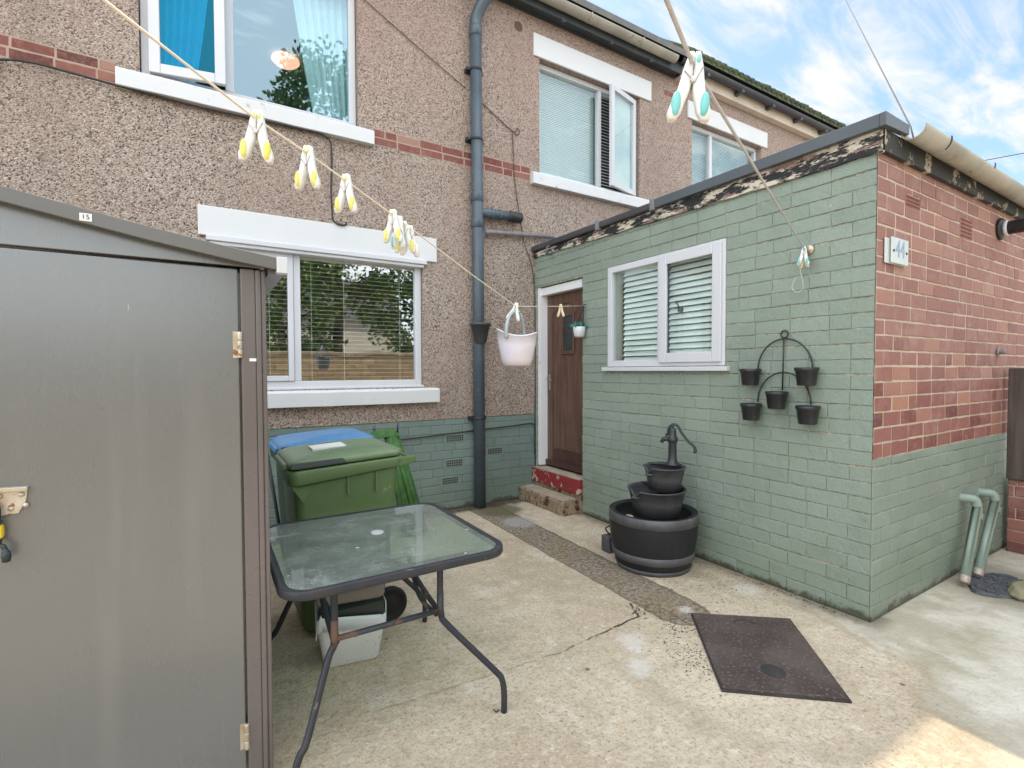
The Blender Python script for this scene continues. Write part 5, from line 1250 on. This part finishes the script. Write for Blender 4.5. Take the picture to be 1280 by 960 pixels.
# ------------------------------------------------------------------ overhead wires
b = MB(); b.tube([(5.2, 1.85, 3.35), (5.463, 1.997, 3.692), (11.074, 5.176, 8.912), (14, 6.8, 11.6)], .007, 6); tag(b.build('overhead_wire', M['cable'], loc=(5.2, 1.85, 3.35)), 'dark overhead wire rising steeply from the flat roof into the sky', 'wire')
b = MB(); b.tube([(19.98, 5.9, 7.79), (19.8, 3.0, 7.42), (19.5, -4, 7.6)], .012, 6); tag(b.build('overhead_wire', M['cable'], loc=(19.9, 4.0, 7.4)), 'short level wire in the sky beyond the extension gutter', 'wire')

# ------------------------------------------------------------------ what stands behind the camera (seen in the window panes)
b = MB(); b.box(-10, -5.4, 0, 12, -5.0, 1.95)
yw = b.build('yard_wall', M['stone'], loc=(1, -5.2, 0)); tag(yw, 'sandstone yard wall mirrored in the ground floor window', 'wall')
b = MB(); b.box(-10, -5.45, 1.95, 12, -4.95, 2.05); b.build('coping', M['concrete'], yw, bevel=.02)
rh = thing('rendered_house', 'pale rendered house across the lane mirrored in the ground floor window', 'house', (6, -20, 0))
b = MB(); b.box(2, -24, 0, 10, -20, 4.4); b.build('wall', M['render'], rh)
b = MB(); b.prism([(-25, 4.4), (-19.6, 4.4), (-22.3, 7.2)], lambda u, w, z: (6 - w, u, z), -4.3, 4.3); b.build('roof', M['tile'], rh)
for x in (3.5, 6, 8.5):
    b = MB(); b.box(x - .5, -19.99, 1.2, x + .5, -19.9, 2.6); b.build('window', M['leaded'], rh)
def tree(x, y, h, r, n, z0, label, seed):
    random.seed(seed); t_ = thing('tree', label, 'tree', (x, y, 0), 'trees across the lane')
    b = MB(); b.tube([(x, y, 0), (x + .1, y, h * .3), (x - .05, y + .1, h * .6), (x, y, h * .9)], [.22, .17, .10, .02], 10)
    for k in range(14):
        a = rnd(0, 2 * PI); zz = rnd(z0, h * .75); L = r * rnd(.5, .9)
        b.tube([(x, y, zz), (x + L * .5 * math.cos(a), y + L * .5 * math.sin(a), zz + L * .35), (x + L * math.cos(a), y + L * math.sin(a), zz + L * .5)], [.06, .04, .01], 6)
    b.build('trunk', M['bark'], t_)
    b = MB(); clumps = []
    for k in range(int(n / 70)):
        a = rnd(0, 2 * PI); s = rnd(0, 1); zz = z0 + (h - z0) * s; rr = r * math.sqrt(max(.05, math.sin(PI * min(.97, s * .85 + .12)))) * math.sqrt(rnd(.15, 1))
        clumps.append((x + rr * math.cos(a), y + rr * math.sin(a), zz, rnd(.35, .8), rnd(.1, .9)))
    for c in clumps:
        for k in range(70):
            d = Vector((random.gauss(0, 1), random.gauss(0, 1), random.gauss(0, .8))).normalized() * c[3] * rnd(.3, 1) ** .5
            p = Vector(c[:3]) + d; L = rnd(.07, .13)
            u = Vector((rnd(-1, 1), rnd(-1, 1), rnd(-1, 1))).normalized(); v = u.orthogonal().normalized() * .55
            b.add([p - u * L, p + v * L, p + u * L, p - v * L], [(0, 1, 2, 3)], 0, False, min(1, max(0, c[4] + rnd(-.25, .25))))
    b.build('crown', M['leaf'], t_, attr=True, recalc=False)
tree(4.2, -9.5, 12.6, 3.1, 12000, 3.7, 'tall leafy tree mirrored in the bedroom window panes', 31)
tree(2.2, -8.6, 5.6, 1.8, 5000, 1.4, 'low bushy tree mirrored at the left of the ground floor window', 32)
tree(7.6, -9.2, 7.6, 2.1, 6000, 1.8, 'mid height tree mirrored at the right of the ground floor window', 33)

# ------------------------------------------------------------------ world, sun, camera
W = bpy.data.worlds.new('World'); S.world = W; W.use_nodes = True
nt = W.node_tree; N = nt.nodes; L = nt.links
SUN = Vector((.207, .645, 1.0)).normalized(); EL = math.asin(SUN.z); AZ = math.atan2(SUN.x, SUN.y)
sky = N.new('ShaderNodeTexSky'); sky.sky_type = 'NISHITA'; sky.sun_disc = False; sky.sun_elevation = EL; sky.sun_rotation = AZ
sky.altitude = 50; sky.air_density = 1.0; sky.dust_density = .6; sky.ozone_density = 3.0
def wm(op, a, b=0.0, clamp=False):
    x = N.new('ShaderNodeMath'); x.operation = op; x.use_clamp = clamp
    for i, v in enumerate((a, b)):
        if isinstance(v, (int, float)): x.inputs[i].default_value = v
        else: L.new(v, x.inputs[i])
    return x.outputs[0]
tc = N.new('ShaderNodeTexCoord'); sx = N.new('ShaderNodeSeparateXYZ'); L.new(tc.outputs['Generated'], sx.inputs[0])
zc = wm('ADD', wm('MAXIMUM', sx.outputs[2], 0.0), .16)
cx = wm('DIVIDE', sx.outputs[0], zc); cy = wm('DIVIDE', sx.outputs[1], zc)
cv = N.new('ShaderNodeCombineXYZ'); L.new(cx, cv.inputs[0]); L.new(cy, cv.inputs[1])
mp = N.new('ShaderNodeMapping'); mp.inputs['Rotation'].default_value = (0, 0, math.radians(-62)); mp.inputs['Scale'].default_value = (1.0, 3.0, 1); L.new(cv.outputs[0], mp.inputs[0])
def wn(scale, detail, rough, vec, dist=0):
    x = N.new('ShaderNodeTexNoise'); x.inputs['Scale'].default_value = scale; x.inputs['Detail'].default_value = detail; x.inputs['Roughness'].default_value = rough; x.inputs['Distortion'].default_value = dist
    L.new(vec, x.inputs['Vector']); return x.outputs['Fac']
n1 = wn(2.6, 9, .60, mp.outputs[0], .5); n2 = wn(.8, 5, .55, cv.outputs[0])
cov = wm('ADD', wm('MULTIPLY', n1, .62), wm('MULTIPLY', n2, .38))
mr = N.new('ShaderNodeMapRange'); mr.interpolation_type = 'SMOOTHSTEP'; L.new(cov, mr.inputs[0]); mr.inputs['From Min'].default_value = .45; mr.inputs['From Max'].default_value = .62
# extra bright cloud added opposite the sun, out of view, filling the shaded yard
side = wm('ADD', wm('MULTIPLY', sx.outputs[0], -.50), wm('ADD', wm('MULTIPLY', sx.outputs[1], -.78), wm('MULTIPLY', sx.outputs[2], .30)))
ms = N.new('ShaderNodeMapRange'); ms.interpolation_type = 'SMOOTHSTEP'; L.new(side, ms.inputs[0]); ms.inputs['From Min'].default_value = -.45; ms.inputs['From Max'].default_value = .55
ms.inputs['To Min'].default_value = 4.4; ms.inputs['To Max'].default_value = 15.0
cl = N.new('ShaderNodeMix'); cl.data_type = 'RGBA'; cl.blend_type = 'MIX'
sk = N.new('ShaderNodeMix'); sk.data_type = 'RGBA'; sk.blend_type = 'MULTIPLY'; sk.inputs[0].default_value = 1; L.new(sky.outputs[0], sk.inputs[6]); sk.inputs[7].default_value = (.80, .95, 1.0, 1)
fill_veil = N.new('ShaderNodeMapRange'); fill_veil.interpolation_type = 'SMOOTHSTEP'; L.new(side, fill_veil.inputs[0]); fill_veil.inputs['From Min'].default_value = -.1; fill_veil.inputs['From Max'].default_value = .6; fill_veil.inputs['To Max'].default_value = .72
wt = N.new('ShaderNodeMix'); wt.data_type = 'RGBA'; L.new(fill_veil.outputs[0], wt.inputs[0]); wt.inputs[6].default_value = (1.0, .995, .98, 1); wt.inputs[7].default_value = (.90, .965, 1.0, 1)
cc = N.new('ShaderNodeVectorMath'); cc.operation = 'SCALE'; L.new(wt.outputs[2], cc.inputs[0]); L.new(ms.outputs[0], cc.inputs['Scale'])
L.new(wm('MAXIMUM', wm('ADD', wm('MULTIPLY', mr.outputs[0], .80), .20), fill_veil.outputs[0]), cl.inputs[0]); L.new(sk.outputs[2], cl.inputs[6]); L.new(cc.outputs[0], cl.inputs[7])
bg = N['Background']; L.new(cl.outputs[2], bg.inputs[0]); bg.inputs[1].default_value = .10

sl = bpy.data.lights.new('sun', 'SUN'); sl.energy = 2.0; sl.angle = math.radians(.55); sl.color = (1, .88, .70)
so = bpy.data.objects.new('sun', sl); COL.objects.link(so); so.rotation_euler = SUN.to_track_quat('Z', 'Y').to_euler(); so.location = (3, 12, 14)

cam = bpy.data.cameras.new('camera'); co = bpy.data.objects.new('camera', cam); COL.objects.link(co); S.camera = co
yaw, pit, rol = math.radians(31.5765), math.radians(1.5777), math.radians(-.1817)
fw_ = Vector((math.sin(yaw) * math.cos(pit), math.cos(yaw) * math.cos(pit), -math.sin(pit))); rt = Vector((math.cos(yaw), -math.sin(yaw), 0)); up = rt.cross(fw_)
r2 = rt * math.cos(rol) + up * math.sin(rol); u2 = up * math.cos(rol) - rt * math.sin(rol)
mtx = Matrix((r2, u2, -fw_)).transposed().to_4x4(); mtx.translation = (0, 0, 1.5); co.matrix_world = mtx
cam.sensor_width = 36; cam.lens = 36 * 622.42 / 1280; cam.clip_start = .02; cam.clip_end = 500

S.render.engine = 'CYCLES'; S.cycles.use_denoising = True
S.cycles.max_bounces = 8; S.cycles.diffuse_bounces = 4; S.cycles.glossy_bounces = 4; S.cycles.transparent_max_bounces = 12
S.cycles.sample_clamp_indirect = 6
vs = S.view_settings; vs.view_transform = 'Standard'; vs.look = 'None'; vs.gamma = 1; vs.exposure = 1.25; vs.use_curve_mapping = False
